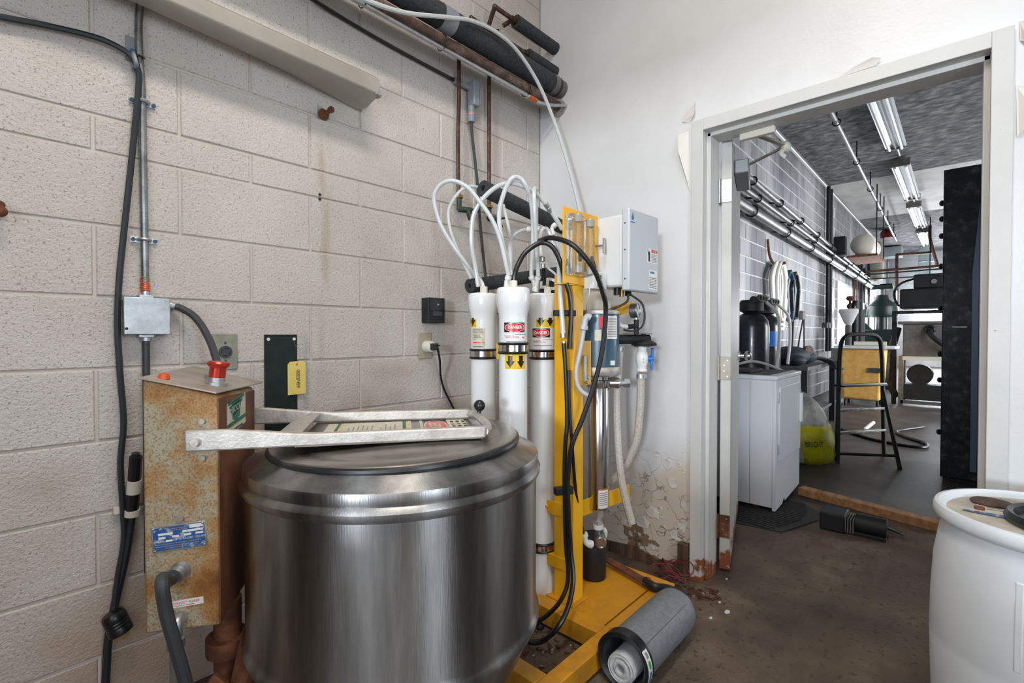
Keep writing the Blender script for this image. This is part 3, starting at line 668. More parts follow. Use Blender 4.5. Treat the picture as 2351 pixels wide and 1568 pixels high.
# cable gland with hose, elbow with conduit
gp = mc(-.078, 0, .560)
part('cable_gland', 'zinc', ex, lambda m: m.lathe(gp, -W - V((0, 0, .25)) - U*.25, [(.021, -.004), (.021, .006), (.017, .008), (.017, .016), (.0185, .017), (.0185, .022), (.013, .022)], 20))
part('motor_cable', 'hose_dirty', ex, lambda m: m.tube([gp + W*-.008 - U*.003, gp - W*.030 - U*.012 - V((0, 0, .012)), (0.2347, 1.1856, 0.6027), (0.2388, 1.1798, 0.5408), (0.2551, 1.1825, 0.4605), (0.2737, 1.1900, 0.3744), (0.2937, 1.2104, 0.2777)], .0125, 10))
MATS['cable_dark'] = M('cable_dark', '#3a3d3f', rough=.5); bpy.data.objects['motor_cable'].data.materials[0] = MATS['cable_dark']
ep = mc(-.078, 0, .452)
part('conduit_elbow', 'zinc', ex, lambda m: (m.tube([ep + W*.003, ep - W*.022, ep - W*.030 - V((0, 0, .016)), ep - W*.030 - V((0, 0, .030))], .014, 12), m.lathe(ep - W*.030 - V((0, 0, .055)), (0, 0, 1), [(.016, 0), (.018, .003), (.018, .022), (.015, .026)], 14)))
part('conduit', 'hose_dirty', ex, lambda m: m.tube([ep - W*.030 - V((0, 0, .05)), ep - W*.028 - V((0, 0, .16)), ep - W*.0 - V((0, 0, .30)), ep + W*.05 - V((0, 0, .44))], .012, 10))
# rusty frame below the box and under the drum
part('box_column', 'rust_dark', ex, lambda m: (m.cyl(mc(-.02, .12, .02), mc(-.02, .12, .425), .032, n=18), m.cyl(mc(-.02, .12, .29), mc(-.02, .12, .33), .05, n=18), m.box(mc(-.02, .12, 0).x - .07, mc(-.02, .12, 0).x + .07, mc(-.02, .12, 0).y - .07, mc(-.02, .12, 0).y + .07, 0, .02)))
part('base_strut', 'rust_dark', ex, lambda m: (m.beam(mc(-.02, .12, .31), DC + V((0, 0, .20)), .06, .05), m.cyl(mc(.0, .05, .10), mc(.05, .06, .34), .025, n=12), m.tube([mc(-.03, .02, .28), mc(.03, .01, .24), mc(.06, .03, .30)], .02, 8)))
part('base_plate', 'rust_dark', ex, lambda m: (m.lathe(DC, (0, 0, 1), [(.27, .0), (.27, .02), (.18, .03), (.16, .12)], 36)))
for a in (20, 140, 260):
    q = DC + V((math.cos(math.radians(a)), math.sin(math.radians(a)), 0)) * .25
    part('leg', 'rust_dark', ex, lambda m: m.cyl(q, q + V((0, 0, .14)), .03, n=14))

# ------------------------------------------------------------------ things on the block wall
# junction box with flexible conduit and cord
jb = thing('junction_box', 'square galvanised junction box on the block wall above the rusty box', 'junction box', (.312, YW, 1.10))
part('box', 'galvanised', jb, lambda m: m.box(.262, .363, 1.722, YW, 1.101, 1.204), bevel=.003)
part('cover', 'zinc', jb, lambda m: m.box(.258, .367, 1.716, 1.722, 1.099, 1.206), bevel=.002)
part('screw', 'zinc', jb, lambda m: (m.cyl((.268, 1.716, 1.108), (.268, 1.712, 1.108), .004, n=10), m.cyl((.357, 1.716, 1.198), (.357, 1.712, 1.198), .004, n=10)))
part('knockout', 'black_matte', jb, lambda m: m.cyl((.264, 1.716, 1.116), (.264, 1.7155, 1.116), .004, n=12))
part('top_connector', 'zinc', jb, lambda m: (m.box(.296, .330, 1.73, 1.757, 1.204, 1.214), m.cyl((.313, 1.745, 1.21), (.313, 1.745, 1.225), .011, n=14)), bevel=.001)
part('bottom_connector', 'zinc', jb, lambda m: (m.box(.294, .330, 1.73, 1.757, 1.091, 1.101), m.cyl((.313, 1.745, 1.08), (.313, 1.745, 1.095), .013, n=14)), bevel=.001)
part('side_connector', 'zinc', jb, lambda m: (m.cyl((.363, 1.745, 1.185), (.376, 1.745, 1.185), .015, n=14), m.cyl((.376, 1.745, 1.185), (.384, 1.745, 1.184), .012, n=14)))
part('cord', 'cable_dark', jb, lambda m: m.cyl((.313, 1.745, 1.085), (.313, 1.75, .40), .0095, n=10))
part('side_cord', 'cable_dark', jb, lambda m: m.tube([(.38, 1.745, 1.185), (.40, 1.735, 1.178), (.43, 1.71, 1.15), (.45, 1.66, 1.09), (.455, 1.60, 1.02), (.45, 1.56, .965)], .0105, 10))
fc = thing('flexible_conduit', 'ribbed steel flexible conduit running down the block wall', 'conduit', (.313, YW, 1.225))
cpts = spline([(.313, 1.748, 1.225), (.313, 1.750, 1.40), (.312, 1.750, 1.62), (.311, 1.750, 1.80), (.306, 1.748, 1.90), (.305, 1.748, 2.0), (.312, 1.748, 2.12), (.318, 1.748, 2.45)], 28)
def ribbed(m, pts, r, pitch=.0072):
    P = [pts[0]]; acc = 0
    for a, b in zip(pts, pts[1:]):
        L_ = (b - a).length; d = pitch/2 - acc
        while d <= L_: P.append(a + (b-a)*(d/L_)); d += pitch/2
        acc = L_ - (d - pitch/2)
    n = len(P) - 1; m.tube(P, (lambda t: r * (1.0 if int(round(t*n)) % 2 else .84)), 10, 1)
part('conduit_tube', 'galvanised', fc, lambda m: ribbed(m, cpts, .0105), ang=80)
part('red_wrap', 'orange_plastic', fc, lambda m: m.tube([V((.313, 1.748, 1.225)) + V((.0118*math.cos(k*1.1), .0118*math.sin(k*1.1), k*.0009)) for k in range(48)], .0016, 5, 1))
for z in (1.375, 1.775):
    o = part('strap', 'zinc', fc, lambda m: (m.box(.282, .345, 1.760, 1.764, z - .008, z + .008), m.tube([(.298, 1.762, z), (.300, 1.742, z), (.312, 1.736, z), (.325, 1.742, z), (.327, 1.762, z)], .0045, 6)))
    part('strap_screw', 'hose_blue', o, lambda m: (m.cyl((.288, 1.760, z), (.288, 1.754, z), .0055, n=10), m.cyl((.340, 1.760, z), (.340, 1.754, z), .0055, n=10)))
hc = thing('power_cord', 'long black power cord clipped along the block wall with a hanging plug', 'cord', (.25, YW, 0))
pc = [(-0.0555, 1.7450, 1.8706), (0.0287, 1.7450, 1.8824), (0.1061, 1.7450, 1.8981), (0.1912, 1.7450, 1.9107), (0.2366, 1.7420, 1.9094), (0.2833, 1.7350, 1.8904), (0.3014, 1.7380, 1.8520), (0.3009, 1.7380, 1.8023), (0.2948, 1.7420, 1.7209), (0.2837, 1.7420, 1.5938), (0.2689, 1.7450, 1.4308), (0.2536, 1.7450, 1.2567), (0.2485, 1.7450, 1.1214), (0.2530, 1.7450, 0.9860), (0.2595, 1.7450, 0.8492), (0.2516, 1.7450, 0.7389), (0.2550, 1.7430, 0.6143), (0.2566, 1.7400, 0.5151), (0.2408, 1.7380, 0.4095), (0.2312, 1.7300, 0.3299)]
part('cord', 'black_green_cable', hc, lambda m: m.tube(pc, .0078, 8, 6))
pa, pb = V((0.2271, 1.7280, 0.3227)), V((0.2532, 1.7150, 0.2402)); ax = (pb - pa).normalized()
part('plug', 'black_rubber', hc, lambda m: m.lathe(pa, ax, [(.012, -.004), (.024, .0), (.028, .008), (.029, .02), (.0275, .024), (.029, .028), (.0275, .032), (.029, .036), (.0275, .040), (.029, .044), (.029, .060), (.026, .062)], 22))
part('plug_face', 'sticker_yellow', hc, lambda m: m.cyl(pa + ax*.062, pa + ax*.064, .020, n=18))
sx_, sy_ = perp(ax)
for a in (0, 2.1, 4.2): part('plug_prong', 'brass', hc, lambda m: m.obox(pa + ax*.071 + (sx_*math.cos(a) + sy_*math.sin(a))*.012, ax*.008, sx_*.001, sy_*.004))
part('clip', 'grey_conduit', hc, lambda m: (m.tube([(0.2925, 1.7600, 1.9151), (0.2896, 1.7250, 1.8879), (0.2938, 1.7220, 1.8640), (0.2981, 1.7600, 1.8650)], .006, 6), m.box(.276, .300, 1.758, 1.764, 1.885, 1.955)))
part('clip_screw', 'hose_blue', hc, lambda m: (m.cyl((0.2926, 1.7600, 1.9163), (0.2901, 1.7450, 1.9094), .007, n=10), m.cyl((0.2971, 1.7600, 1.8671), (0.2946, 1.7450, 1.8606), .007, n=10)))
part('cable_tie', 'black_rubber', hc, lambda m: m.tube([(0.2873, 1.7350, 1.8932), (0.3020, 1.7280, 1.8942), (0.3143, 1.7350, 1.8946), (0.3062, 1.7520, 1.9028)], .003, 6, 4, True))
dc = thing('drop_cable', 'thick black cable with white tape bands beside the rusty box', 'cable', (.28, YW, 0))
part('cable', 'black_green_cable', dc, lambda m: m.tube([(0.2790, 1.7000, 0.7662), (0.2777, 1.7200, 0.6886), (0.2742, 1.7350, 0.5862), (0.2611, 1.7400, 0.4762), (0.2389, 1.7420, 0.3592), (0.2211, 1.7450, 0.2545), (0.2134, 1.7450, 0.1352), (0.2096, 1.7450, 0.0388)], .010, 8))
part('upper_sleeve', 'black_rubber', dc, lambda m: m.tube([(0.2790, 1.7000, 0.7564), (0.2772, 1.7180, 0.6767), (0.2740, 1.7330, 0.5968)], .0155, 10))
part('tape_band', 'cream_plastic', dc, lambda m: m.cyl((0.2778, 1.7150, 0.6871), (0.2757, 1.7220, 0.6489), .0166, n=14))
part('clamp', 'cream_plastic', dc, lambda m: (m.cyl((0.2750, 1.7330, 0.5991), (0.2742, 1.7350, 0.5813), .018, n=14), m.box(.235, .262, 1.745, 1.760, .592, .610)))

def wall_plate(m, x0, x1, z0, z1, t=.006): m.box(x0, x1, YW - t, YW - .0005, z0, z1)
o1 = thing('round_socket', 'grey-green wall plate with a round black locking socket', 'outlet', (.525, YW, .984))
part('plate', 'olive_plate', o1, lambda m: wall_plate(m, .488, .562, .984, 1.102), bevel=.003)
part('socket', 'dark_socket', o1, lambda m: m.cyl((.525, YW - .006, 1.043), (.525, YW - .012, 1.043), .0195, n=26), bevel=.001)
def slots(m):
    for a in (80, 170, 260, 350):
        c, s = math.cos(math.radians(a)), math.sin(math.radians(a))
        for k in range(4):
            b = math.radians(a - 22 + 14*k); m.obox((.525 + .0125*math.cos(b), YW - .0124, 1.043 + .0125*math.sin(b)), (.0018*math.sin(b), 0, -.0018*math.cos(b)), (0, .0006, 0), (.0009*math.cos(b), 0, .0009*math.sin(b)))
part('slot', 'black_matte', o1, slots)
part('screw', 'dark_socket', o1, lambda m: (m.cyl((.525, YW - .006, 1.072), (.525, YW - .008, 1.072), .0035, n=10), m.cyl((.525, YW - .006, 1.013), (.525, YW - .008, 1.013), .0035, n=10)))
o2 = thing('plugged_outlet', 'grey-green wall outlet with a round beige adapter and black plug', 'outlet', (1.33, YW, .99))
part('plate', 'olive_plate', o2, lambda m: wall_plate(m, 1.293, 1.365, .99, 1.107), bevel=.003)
part('adapter', 'cream_plastic', o2, lambda m: m.lathe((1.335, YW - .006, 1.045), (.05, -1, 0), [(.027, 0), (.0265, .02), (.024, .036), (.018, .040)], 24))
MATS['beige'] = M('beige', '#a79d88', rough=.5); o2.children[-1].data.materials[0] = MATS['beige']
part('plug', 'black_rubber', o2, lambda m: (m.box(1.325, 1.350, 1.690, 1.722, 1.030, 1.060), m.box(1.320, 1.352, 1.680, 1.694, 1.048, 1.054)), bevel=.003)
part('cord', 'black_rubber', o2, lambda m: m.tube([(1.3441, 1.6900, 1.0377), (1.3721, 1.7100, 0.9782), (1.4010, 1.7400, 0.9063), (1.4294, 1.7500, 0.8434), (1.4683, 1.7500, 0.7789), (1.5131, 1.7400, 0.6925), (1.5740, 1.7000, 0.5330), (1.5633, 1.6000, 0.3898)], .005, 8))
tm = thing('wall_timer', 'small black timer box on the block wall above the plugged outlet', 'timer', (1.35, YW, 1.147))
part('housing', 'black_matte', tm, lambda m: m.box(1.312, 1.403, 1.712, YW, 1.150, 1.262), bevel=.003)
part('face', 'black_rubber', tm, lambda m: m.box(1.318, 1.398, 1.708, 1.712, 1.205, 1.256), bevel=.001)
part('lower_flap', 'dark_socket', tm, lambda m: m.box(1.335, 1.385, 1.7095, 1.712, 1.182, 1.202))
part('keyhole', 'zinc', tm, lambda m: m.cyl((1.36, 1.708, 1.232), (1.36, 1.706, 1.232), .005, n=12))
dk = thing('wall_board', 'dark green-black rectangular board with two white holes on the block wall', 'board', (.70, YW, .757))
part('sheet', 'dark_panel', dk, lambda m: m.box(.646, .758, YW - .006, YW - .0005, .752, 1.099), bevel=.0006)
part('hole_ring', 'white_plastic', dk, lambda m: (m.cyl((.659, YW - .0062, 1.083), (.659, YW - .0072, 1.083), .0055, n=18), m.cyl((.747, YW - .0062, 1.083), (.747, YW - .0072, 1.083), .0055, n=18)))
tg = thing('paper_tag', 'yellow paper tag with handwritten number hanging on the dark panel', 'tag', (.752, YW - .01, .883))
tgm = MB(); tgm.prism([(.722, YW - .010, .883), (.785, YW - .013, .885), (.785, YW - .013, .995), (.776, YW - .012, 1.004), (.730, YW - .010, 1.002), (.722, YW - .010, .992)], (0, .0006, 0)); tgm.build('card', 'tag_paper', tg, smooth=False)
part('eyelet', 'orange_plastic', tg, lambda m: m.cyl((.754, YW - .0119, .992), (.754, YW - .0128, .992), .0035, n=12))
tf = flat((.757, YW - .0135, .940), (0, 0, -1), (1, -.05, 0))
text('00007499', .020, 'ink', lambda x, y: tf(x, y), tg, 'number', stretch=.82)
part('string', 'zinc', tg, lambda m: m.tube([(.754, YW - .012, .993), (.766, YW - .012, 1.02), (.764, YW - .010, 1.05), (.750, YW - .008, 1.06), (.747, YW - .008, 1.08)], .0006, 5))

# lens of the wall light, hanging slightly askew
ls = thing('light_lens', 'long translucent plastic light cover hanging askew on the block wall', 'light cover', (.45, YW, 1.98))
def lens_ring(t):
    x = -.30 + 1.31*t; zb = 2.170 - .186*t; c = [(x, 1.762, zb), (x, 1.700, 2.062 - .083*t), (x, 1.625, 2.030 - .034*t), (x, 1.612, 2.038 - .036*t), (x, 1.612, 2.075 - .018*t), (x, 1.640, 2.098 - .02*t), (x, 1.762, 2.19 - .07*t)]
    return [V(p) for p in c]
m = MB(); m.ring_sweep([lens_ring(t) for t in (0, .3, .6, .9, .97, .985, .993, 1.0)]); m.build('cover', 'lens_plastic', ls, bevel=.004)
m = MB(); m.tube([V((.995, 1.612, 2.002)), V((1.014, 1.618, 2.000)), V((1.016, 1.640, 2.0))], .006, 8); m.build('end_lip', 'lens_plastic', ls)

pb_ = thing('bolt_stub', 'rusty bolt stub with grey paint patch on the block wall', 'bolt', (.865, YW, 1.905))
p0 = V((0.8618, 1.7650, 1.9221))
part('paint_patch', 'zinc', pb_, lambda m: m.prism([tuple(p0 + V((a, -.0035, b))) for a, b in ((-.022, .030), (-.005, .026), (.018, .004), (.022, -.012), (.004, -.018), (-.020, -.022))], (0, .002, 0)))
part('flange', 'rust_dark', pb_, lambda m: m.lathe(p0, (.1, -1, 0), [(.020, 0), (.021, .008), (.016, .012), (.014, .02), (.001, .022)], 18))
part('stem', 'rust_dark', pb_, lambda m: (m.cyl(p0 + V((.002, -.015, 0)), p0 + V((.004, -.055, .004)), .008, n=12), m.lathe(p0 + V((.004, -.05, .004)), (.1, -1, 0), [(.011, 0), (.012, .010), (.006, .012), (.006, .018)], 12)))
for q in ((0.8482, 1.7650, 1.6217), (0.8481, 1.7650, 1.6054)):
    p = V(q); o = part('drill_hole', 'black_matte', wl, lambda m: m.cyl(p, p - V((0, .0025, 0)), .005, n=12))
# small rusty stub at the left picture edge
tag(part('wall_hook', 'rust_dark', None, lambda m: (m.cyl((0.0240, 1.7650, 1.4236), (0.0233, 1.7200, 1.4153), .010, n=10), m.sphere(V((0.0232, 1.7200, 1.3994)), .014, 10, 8))), 'rusty hook stub at the left edge of the block wall', 'hook')

# ------------------------------------------------------------------ pipes high on the block wall
PX = XB + .02
ip = thing('insulated_pipe', 'thick black foam-insulated pipe along the top of the block wall', 'pipe', (1.2, 1.62, 2.44))
part('insulation', 'foam_black', ip, lambda m: m.cyl((-.9, 1.62, 2.435), (2.10, 1.62, 2.435), .050, n=24))
part('tape_band', 'grey_conduit', ip, lambda m: m.cyl((1.30, 1.62, 2.435), (1.37, 1.62, 2.435), .0515, n=24))
part('end_tape', 'machine_grey', ip, lambda m: (m.cyl((2.045, 1.62, 2.435), (2.08, 1.62, 2.435), .0515, n=24), m.cyl((2.08, 1.62, 2.435), (2.142, 1.62, 2.435), .047, n=24)))
rp = thing('rusty_pipe', 'rusty brown iron pipe running below the black insulated pipe', 'pipe', (1.2, 1.63, 2.345))
part('pipe', 'rust_pipe', rp, lambda m: m.cyl((-.9, 1.63, 2.345), (2.142, 1.63, 2.345), .0245, n=18))
part('escutcheon', 'tin_plate', rp, lambda m: m.lathe((2.142, 1.63, 2.335), (-1, 0, 0), [(.045, 0), (.043, .006), (.026, .012)], 20))
for x in (.95, 1.32, 1.86): part('cable_tie', 'black_rubber', rp, lambda m: m.torus((x, 1.627, 2.336), (1, 0, .05), .0325, .0022, 24, 6))
sc = thing('silver_conduit', 'shiny silver flexible conduit strapped under the rusty pipe', 'conduit', (1.2, 1.62, 2.31))
part('conduit_tube', 'zinc', sc, lambda m: ribbed(m, spline([(-.9, 1.622, 2.309), (.6, 1.622, 2.309), (1.5, 1.622, 2.309), (1.86, 1.622, 2.309), (1.95, 1.622, 2.305), (2.05, 1.60, 2.315), (2.11, 1.585, 2.33), (2.139, 1.58, 2.335)], 40), .0095, .011), ang=80)
part('red_wrap', 'orange_plastic', sc, lambda m: m.cyl((1.885, 1.622, 2.308), (1.935, 1.622, 2.306), .0112, n=12))
bc = thing('black_cable_run', 'thin black cable running down to the grey conduit fitting', 'cable', (1.2, 1.75, 2.3))
part('cable', 'black_rubber', bc, lambda m: m.tube([(0.6998, 1.7520, 2.3515), (0.8232, 1.7520, 2.3234), (1.0746, 1.7520, 2.3011), (1.2889, 1.7520, 2.2929), (1.4966, 1.7480, 2.2857)], .0075, 8))
cb = thing('conduit_fitting', 'grey plastic conduit elbow fitting on the block wall near the corner', 'conduit fitting', (1.6, 1.74, 2.1))
fa, fb = V((1.4861, 1.7450, 2.2847)), V((1.5815, 1.7420, 2.2786))
part('side_hub', 'grey_conduit', cb, lambda m: (m.cyl(fa, fa + (fb - fa)*.35, .016, n=14), m.cyl(fa, fb, .0125, n=14)))
q0 = V((1.5978, 1.7350, 2.3134)); q1 = V((1.5863, 1.7350, 2.1909))
part('body', 'grey_conduit', cb, lambda m: m.box(q0.x - .020, q0.x + .020, 1.705, 1.758, q1.z, q0.z), bevel=.006)
part('cover', 'grey_conduit', cb, lambda m: m.box(q0.x + .020, q0.x + .026, 1.708, 1.755, q1.z + .012, q0.z - .004), bevel=.002)
qc = V((1.5863, 1.7350, 2.1909)); qd = V((1.5862, 1.7350, 2.1287))
part('lower_hub', 'grey_conduit', cb, lambda m: (m.cyl(qc, qd, .0165, .015, n=14), m.cyl(qd + V((0, 0, .02)), qd - V((0, 0, .012)), .0175, n=14)))
part('band', 'sticker_yellow', cb, lambda m: m.cyl(qd + V((0, 0, .022)), qd + V((0, 0, .026)), .0180, n=14))
part('drop_cable', 'cable_dark', cb, lambda m: m.tube([qd - V((0, 0, .01)), (1.5945, 1.7350, 2.0377), (1.6210, 1.7300, 1.8341), (1.6411, 1.7300, 1.6268), (1.6626, 1.7250, 1.4373), (1.6815, 1.7200, 1.2884), (1.6858, 1.7000, 1.1160)], .0072, 8))
for nm, px, lo, lab, y0, zt in (('copper_drop', 1054, V((1.4909, 1.7150, 1.7309)), 'left copper drop pipe with a green garden valve at its foot', 1.715, 2.52), ('copper_drop', 1123, V((1.6861, 1.7150, 1.7217)), 'right copper drop pipe ending in a valve behind the white hoses', 1.715, 2.62)):
    x = lo.x
    t = thing(nm, lab, 'pipe', (x, y0, lo.z), 'copper pipes')
    part('pipe', 'copper', t, lambda m: m.tube([(x, y0, zt), (x, y0, 2.2), (x - (.006 if px == 1054 else 0), y0, 2.0), (x - (.004 if px == 1054 else 0), y0, 1.8), (x, y0, lo.z)], .0095, 10))
    part('union', 'brass', t, lambda m: m.cyl(lo, lo + V((0, 0, .014)), .020, n=8), bevel=.001)
    part('valve', 'brass_green', t, lambda m: (m.cyl(lo + V((0, 0, .004)), lo - V((0, 0, .055)), .012, n=12), m.cyl(lo + V((-.004, 0, -.052)), lo + V((.055, -.022, -.050)), .014, n=12), m.cyl(lo + V((.040, -.016, -.052)), lo + V((.048, -.030, -.092)), .012, .015, n=12), m.cyl(lo + V((.045, -.018, -.050)), lo + V((.085, -.045, -.036)), .006, n=8)))
    hcx = lo + V((.080, -.042, -.037))
    part('hand_wheel', 'brass_green', t, lambda m: (m.torus(hcx, (.75, -.6, .2), .022, .0040, 16, 6), m.beam(hcx - V((.013, .017, 0)), hcx + V((.013, .017, 0)), .004, .004), m.beam(hcx - V((.004, 0, .02)), hcx + V((.004, 0, .02)), .004, .004, (1, 1, 0))))
def stub(nm, lab, Yp, a, b, c, r1, r2):
    t = thing(nm, lab, 'pipe', a, 'short insulated copper stubs')
    a, b, c = V(a), V(b), V(c)
    part('pipe', 'copper', t, lambda m: (m.cyl(a, b, r1, n=12), m.sphere(a, r1*1.15, 10, 8)))
    part('tee', 'copper', t, lambda m: (m.cyl(b - (b-a).normalized()*.03, b, r1*1.4, n=12), m.cyl(b - (b-a).normalized()*.02, b - (b-a).normalized()*.03 + V((-.01, .05, -.02)), r1, n=10)))
    part('insulation', 'foam_black', t, lambda m: m.cyl(b, c, r2, n=18))
    return t
YC = 1.66
a, b, c = V((1.5184, 1.6600, 2.5576)), V((1.9137, 1.6600, 2.5409)), V((2.1254, 1.6600, 2.5534)); zc = (b.z + c.z)/2
s1 = stub('copper_stub', 'lower copper stub with a black foam sleeve near the corner', YC, (a.x, YC, zc), (b.x, YC, zc), (XB, YC, zc), .010, .029)
part('riser', 'copper', s1, lambda m: m.cyl((a.x, YC, zc), (a.x + .005, 1.715, 2.50), .0095, n=10))
a, b, c = V((1.6710, 1.6600, 2.6677)), V((1.8200, 1.6600, 2.6711)), V((2.0793, 1.6600, 2.6755)); zc = (b.z + c.z)/2
s2 = stub('copper_stub', 'upper copper stub with a black foam sleeve under the ceiling', YC, (a.x, YC, zc), (b.x, YC, zc), (XB, YC, zc), .011, .032)
part('riser', 'copper', s2, lambda m: m.cyl((a.x, YC, zc), V((1.6869, 1.7150, 2.6221)), .011, n=10))
# white supply hose sweeping down from the ceiling pipes to the filter skid
wh_ = thing('supply_hose', 'thin white plastic hose sweeping down across the black pipe to the corner', 'hose', (1.6, 1.55, 1.6))
part('hose', 'tubing', wh_, lambda m: m.tube([(0.7006, 1.5500, 2.2924), (0.8345, 1.5500, 2.2721), (0.9513, 1.5500, 2.2816), (1.0907, 1.5500, 2.3148), (1.2928, 1.5500, 2.3943), (1.4253, 1.5500, 2.4424), (1.5713, 1.5500, 2.4585), (1.7067, 1.5400, 2.4243), (1.8432, 1.5200, 2.3056), (1.9305, 1.4800, 2.1099), (1.9581, 1.4200, 1.8881), (1.9470, 1.3600, 1.7047), (1.8854, 1.2800, 1.5184)], .0085, 8))
part('cable_tie', 'black_rubber', wh_, lambda m: m.torus(V((1.5837, 1.5650, 2.4743)), (1, 0, -.6), .016, .002, 18, 6))
# loose black foam sleeves behind the filter skid
f1_ = thing('foam_sleeve', 'upper black foam pipe sleeve leaning out from the corner', 'pipe insulation', (1.7, 1.5, 1.6))
a, b = V((1.4167, 1.4800, 1.7130)), V((1.9748, 1.4800, 1.6390)); e = (b - a).normalized(); b2 = a + e*((2.14 - a.x)/e.x)
part('sleeve', 'foam_black', f1_, lambda m: m.lathe(a, e, [(.014, .02), (.014, 0), (.034, 0), (.034, (b2 - a).length)], 22, caps=True))
f2_ = thing('foam_sleeve', 'lower grey foam pipe sleeve lying behind the white housings', 'pipe insulation', (1.7, 1.5, 1.3))
a, b = V((1.3785, 1.5200, 1.3024)), V((1.8444, 1.5200, 1.3896)); e = (b - a).normalized(); b2 = a + e*((2.14 - a.x)/e.x)
part('sleeve', 'foam_black', f2_, lambda m: m.lathe(a, e, [(.010, .02), (.010, 0), (.030, 0), (.030, (b2 - a).length)], 22))

# ------------------------------------------------------------------ yellow reverse-osmosis skid
sk = thing('water_filter_skid', 'yellow water filter skid with three white pressure tubes, blue motor pump and control box', 'water filter', (1.49, 1.15, 0))
part('base_frame', 'yellow_base', sk, lambda m: (m.box(1.075, 1.90, .850, .905, .012, .080), m.box(1.075, 1.90, 1.445, 1.50, .012, .080), m.box(1.075, 1.13, .905, 1.445, .012, .080), m.box(1.405, 1.46, .905, 1.445, .012, .080), m.box(1.845, 1.90, .905, 1.445, .012, .080)), bevel=.003)
for x, y in ((1.10, .877), (1.872, .877), (1.10, 1.47), (1.872, 1.47)): part('foot', 'black_rubber', sk, lambda m: m.cyl((x, y, 0), (x, y, .012), .02, n=14))
part('tray_plate', 'yellow_base', sk, lambda m: m.box(1.462, 1.843, .912, 1.443, .066, .078), bevel=.001)
part('post', 'yellow', sk, lambda m: (m.box(1.490, 1.555, 1.066, 1.070, .08, 1.33), m.box(1.490, 1.494, 1.070, 1.156, .08, 1.33), m.box(1.494, 1.555, 1.152, 1.156, .08, 1.33)), bevel=.0015)
part('post_foot', 'yellow_base', sk, lambda m: m.box(1.47, 1.575, 1.05, 1.18, .0785, .084), bevel=.001)
part('meter_panel', 'yellow', sk, lambda m: (m.box(1.415, 1.640, 1.058, 1.062, 1.287, 1.563), m.box(1.415, 1.640, 1.062, 1.10, 1.283, 1.287)), bevel=.001)
part('motor_mount', 'yellow', sk, lambda m: (m.box(1.485, 1.600, 1.060, 1.064, .905, 1.075), m.box(1.596, 1.600, 1.064, 1.13, .905, 1.075)), bevel=.001)
part('mount_rail', 'zinc', sk, lambda m: (m.box(1.535, 1.548, 1.045, 1.060, .92, 1.02), m.cyl((1.56, 1.056, .935), (1.56, 1.042, .935), .007, n=8), m.cyl((1.56, 1.056, .915), (1.56, 1.045, .915), .006, n=8)), bevel=.001)
part('lower_bracket', 'yellow', sk, lambda m: (m.box(1.486, 1.490, 1.10, 1.205, .40, .45), m.cyl((1.486, 1.19, .425), (1.480, 1.19, .425), .006, n=8)))
part('rear_brace', 'yellow', sk, lambda m: (m.beam((1.555, 1.13, .395), (1.90, 1.06, .41), .006, .065), m.beam((1.56, 1.14, 1.14), (1.88, 1.04, 1.22), .006, .045)), bevel=.001)
part('tube_shelf', 'yellow', sk, lambda m: (m.box(1.490, 1.545, 1.156, 1.184, .235, .240), m.box(1.486, 1.490, 1.10, 1.200, .195, .240)), bevel=.001)

TUBES = ((1.352, 1.41, 1.263, 'left'), (1.270, 1.170, 1.265, 'middle'), (1.512, 1.232, 1.262, 'right'))
RT = .050
def housing(x, y, zt, which):
    h = part('pressure_tube', 'white_gloss', sk, lambda m: m.lathe((x, y, 0), (0, 0, 1), [(.030, .058), (.052, .062), (.059, .075), (.060, .115), (.057, .140), (.051, .172), (RT, .19), (RT, 1.155), (.0515, 1.172), (.056, 1.192), (.0598, 1.212), (.0605, 1.235), (.0595, zt - .010), (.056, zt - .002), (.052, zt)], 40), ang=50)
    tag(h, 'white pressure tube, ' + which + ' of the three')
    a0 = math.atan2(-y, -x)
    def wrap(e):
        return lambda s, t: V((x + (RT + e)*math.cos(a0 + s/RT), y + (RT + e)*math.sin(a0 + s/RT), t))
    return h, wrap
HS = {w_: housing(x, y, zt, w_) for x, y, zt, w_ in TUBES}
def arrows(h, wrap, s0, s1, z0, z1):
    sheet('arrow_sticker', 'sticker_yellow', h, wrap(.0004), s0, s1, z0, z1, 12)
    wd = (s1 - s0) / 2; hh = z1 - z0
    for k in (0, 1):
        c = s0 + wd*(k + .5); m = MB(); f = wrap(.0008)
        strip(m, f, c - wd*.20, c + wd*.20, z1 - hh*.10, z0 + hh*.52, 4)
        strip(m, f, c - wd*.40, c + wd*.40, z0 + hh*.52, lambda s: z0 + hh*.06 + hh*.46*abs(s - c)/(wd*.40), 10)
        m.build('arrow', 'sticker_black', h, smooth=False)
def danger(h, wrap, c, hw, z0, z1):
    sheet('danger_field', 'sticker_black', h, wrap(.0004), c - hw, c + hw, z0, z1, 14)
    zc = (z0 + z1)/2; hh = (z1 - z0)/2
    for e, k, mat in ((.0007, .93, 'sticker_white'), (.0010, .87, 'sticker_red')):
        m = MB(); a = hw*k; b = hh*k
        strip(m, wrap(e), c - a, c + a, lambda s: zc + b*math.sqrt(max(0, 1 - ((s-c)/a)**2)), lambda s: zc - b*math.sqrt(max(0, 1 - ((s-c)/a)**2)), 28)
        m.build('danger_oval', mat, h, smooth=False)
    text('DANGER', hh*.92, 'sticker_white', lambda x, y: wrap(.0014)(c + x, zc + y), h, 'danger_lettering', stretch=.80, bold=.0004)
def print_lines(h, wrap, rows_):
    for s0, s1, z, t, mat in rows_:
        sheet('print_line', mat, h, wrap(.0005), s0, s1, z - t/2, z + t/2, 6)
h, wr_ = HS['middle']
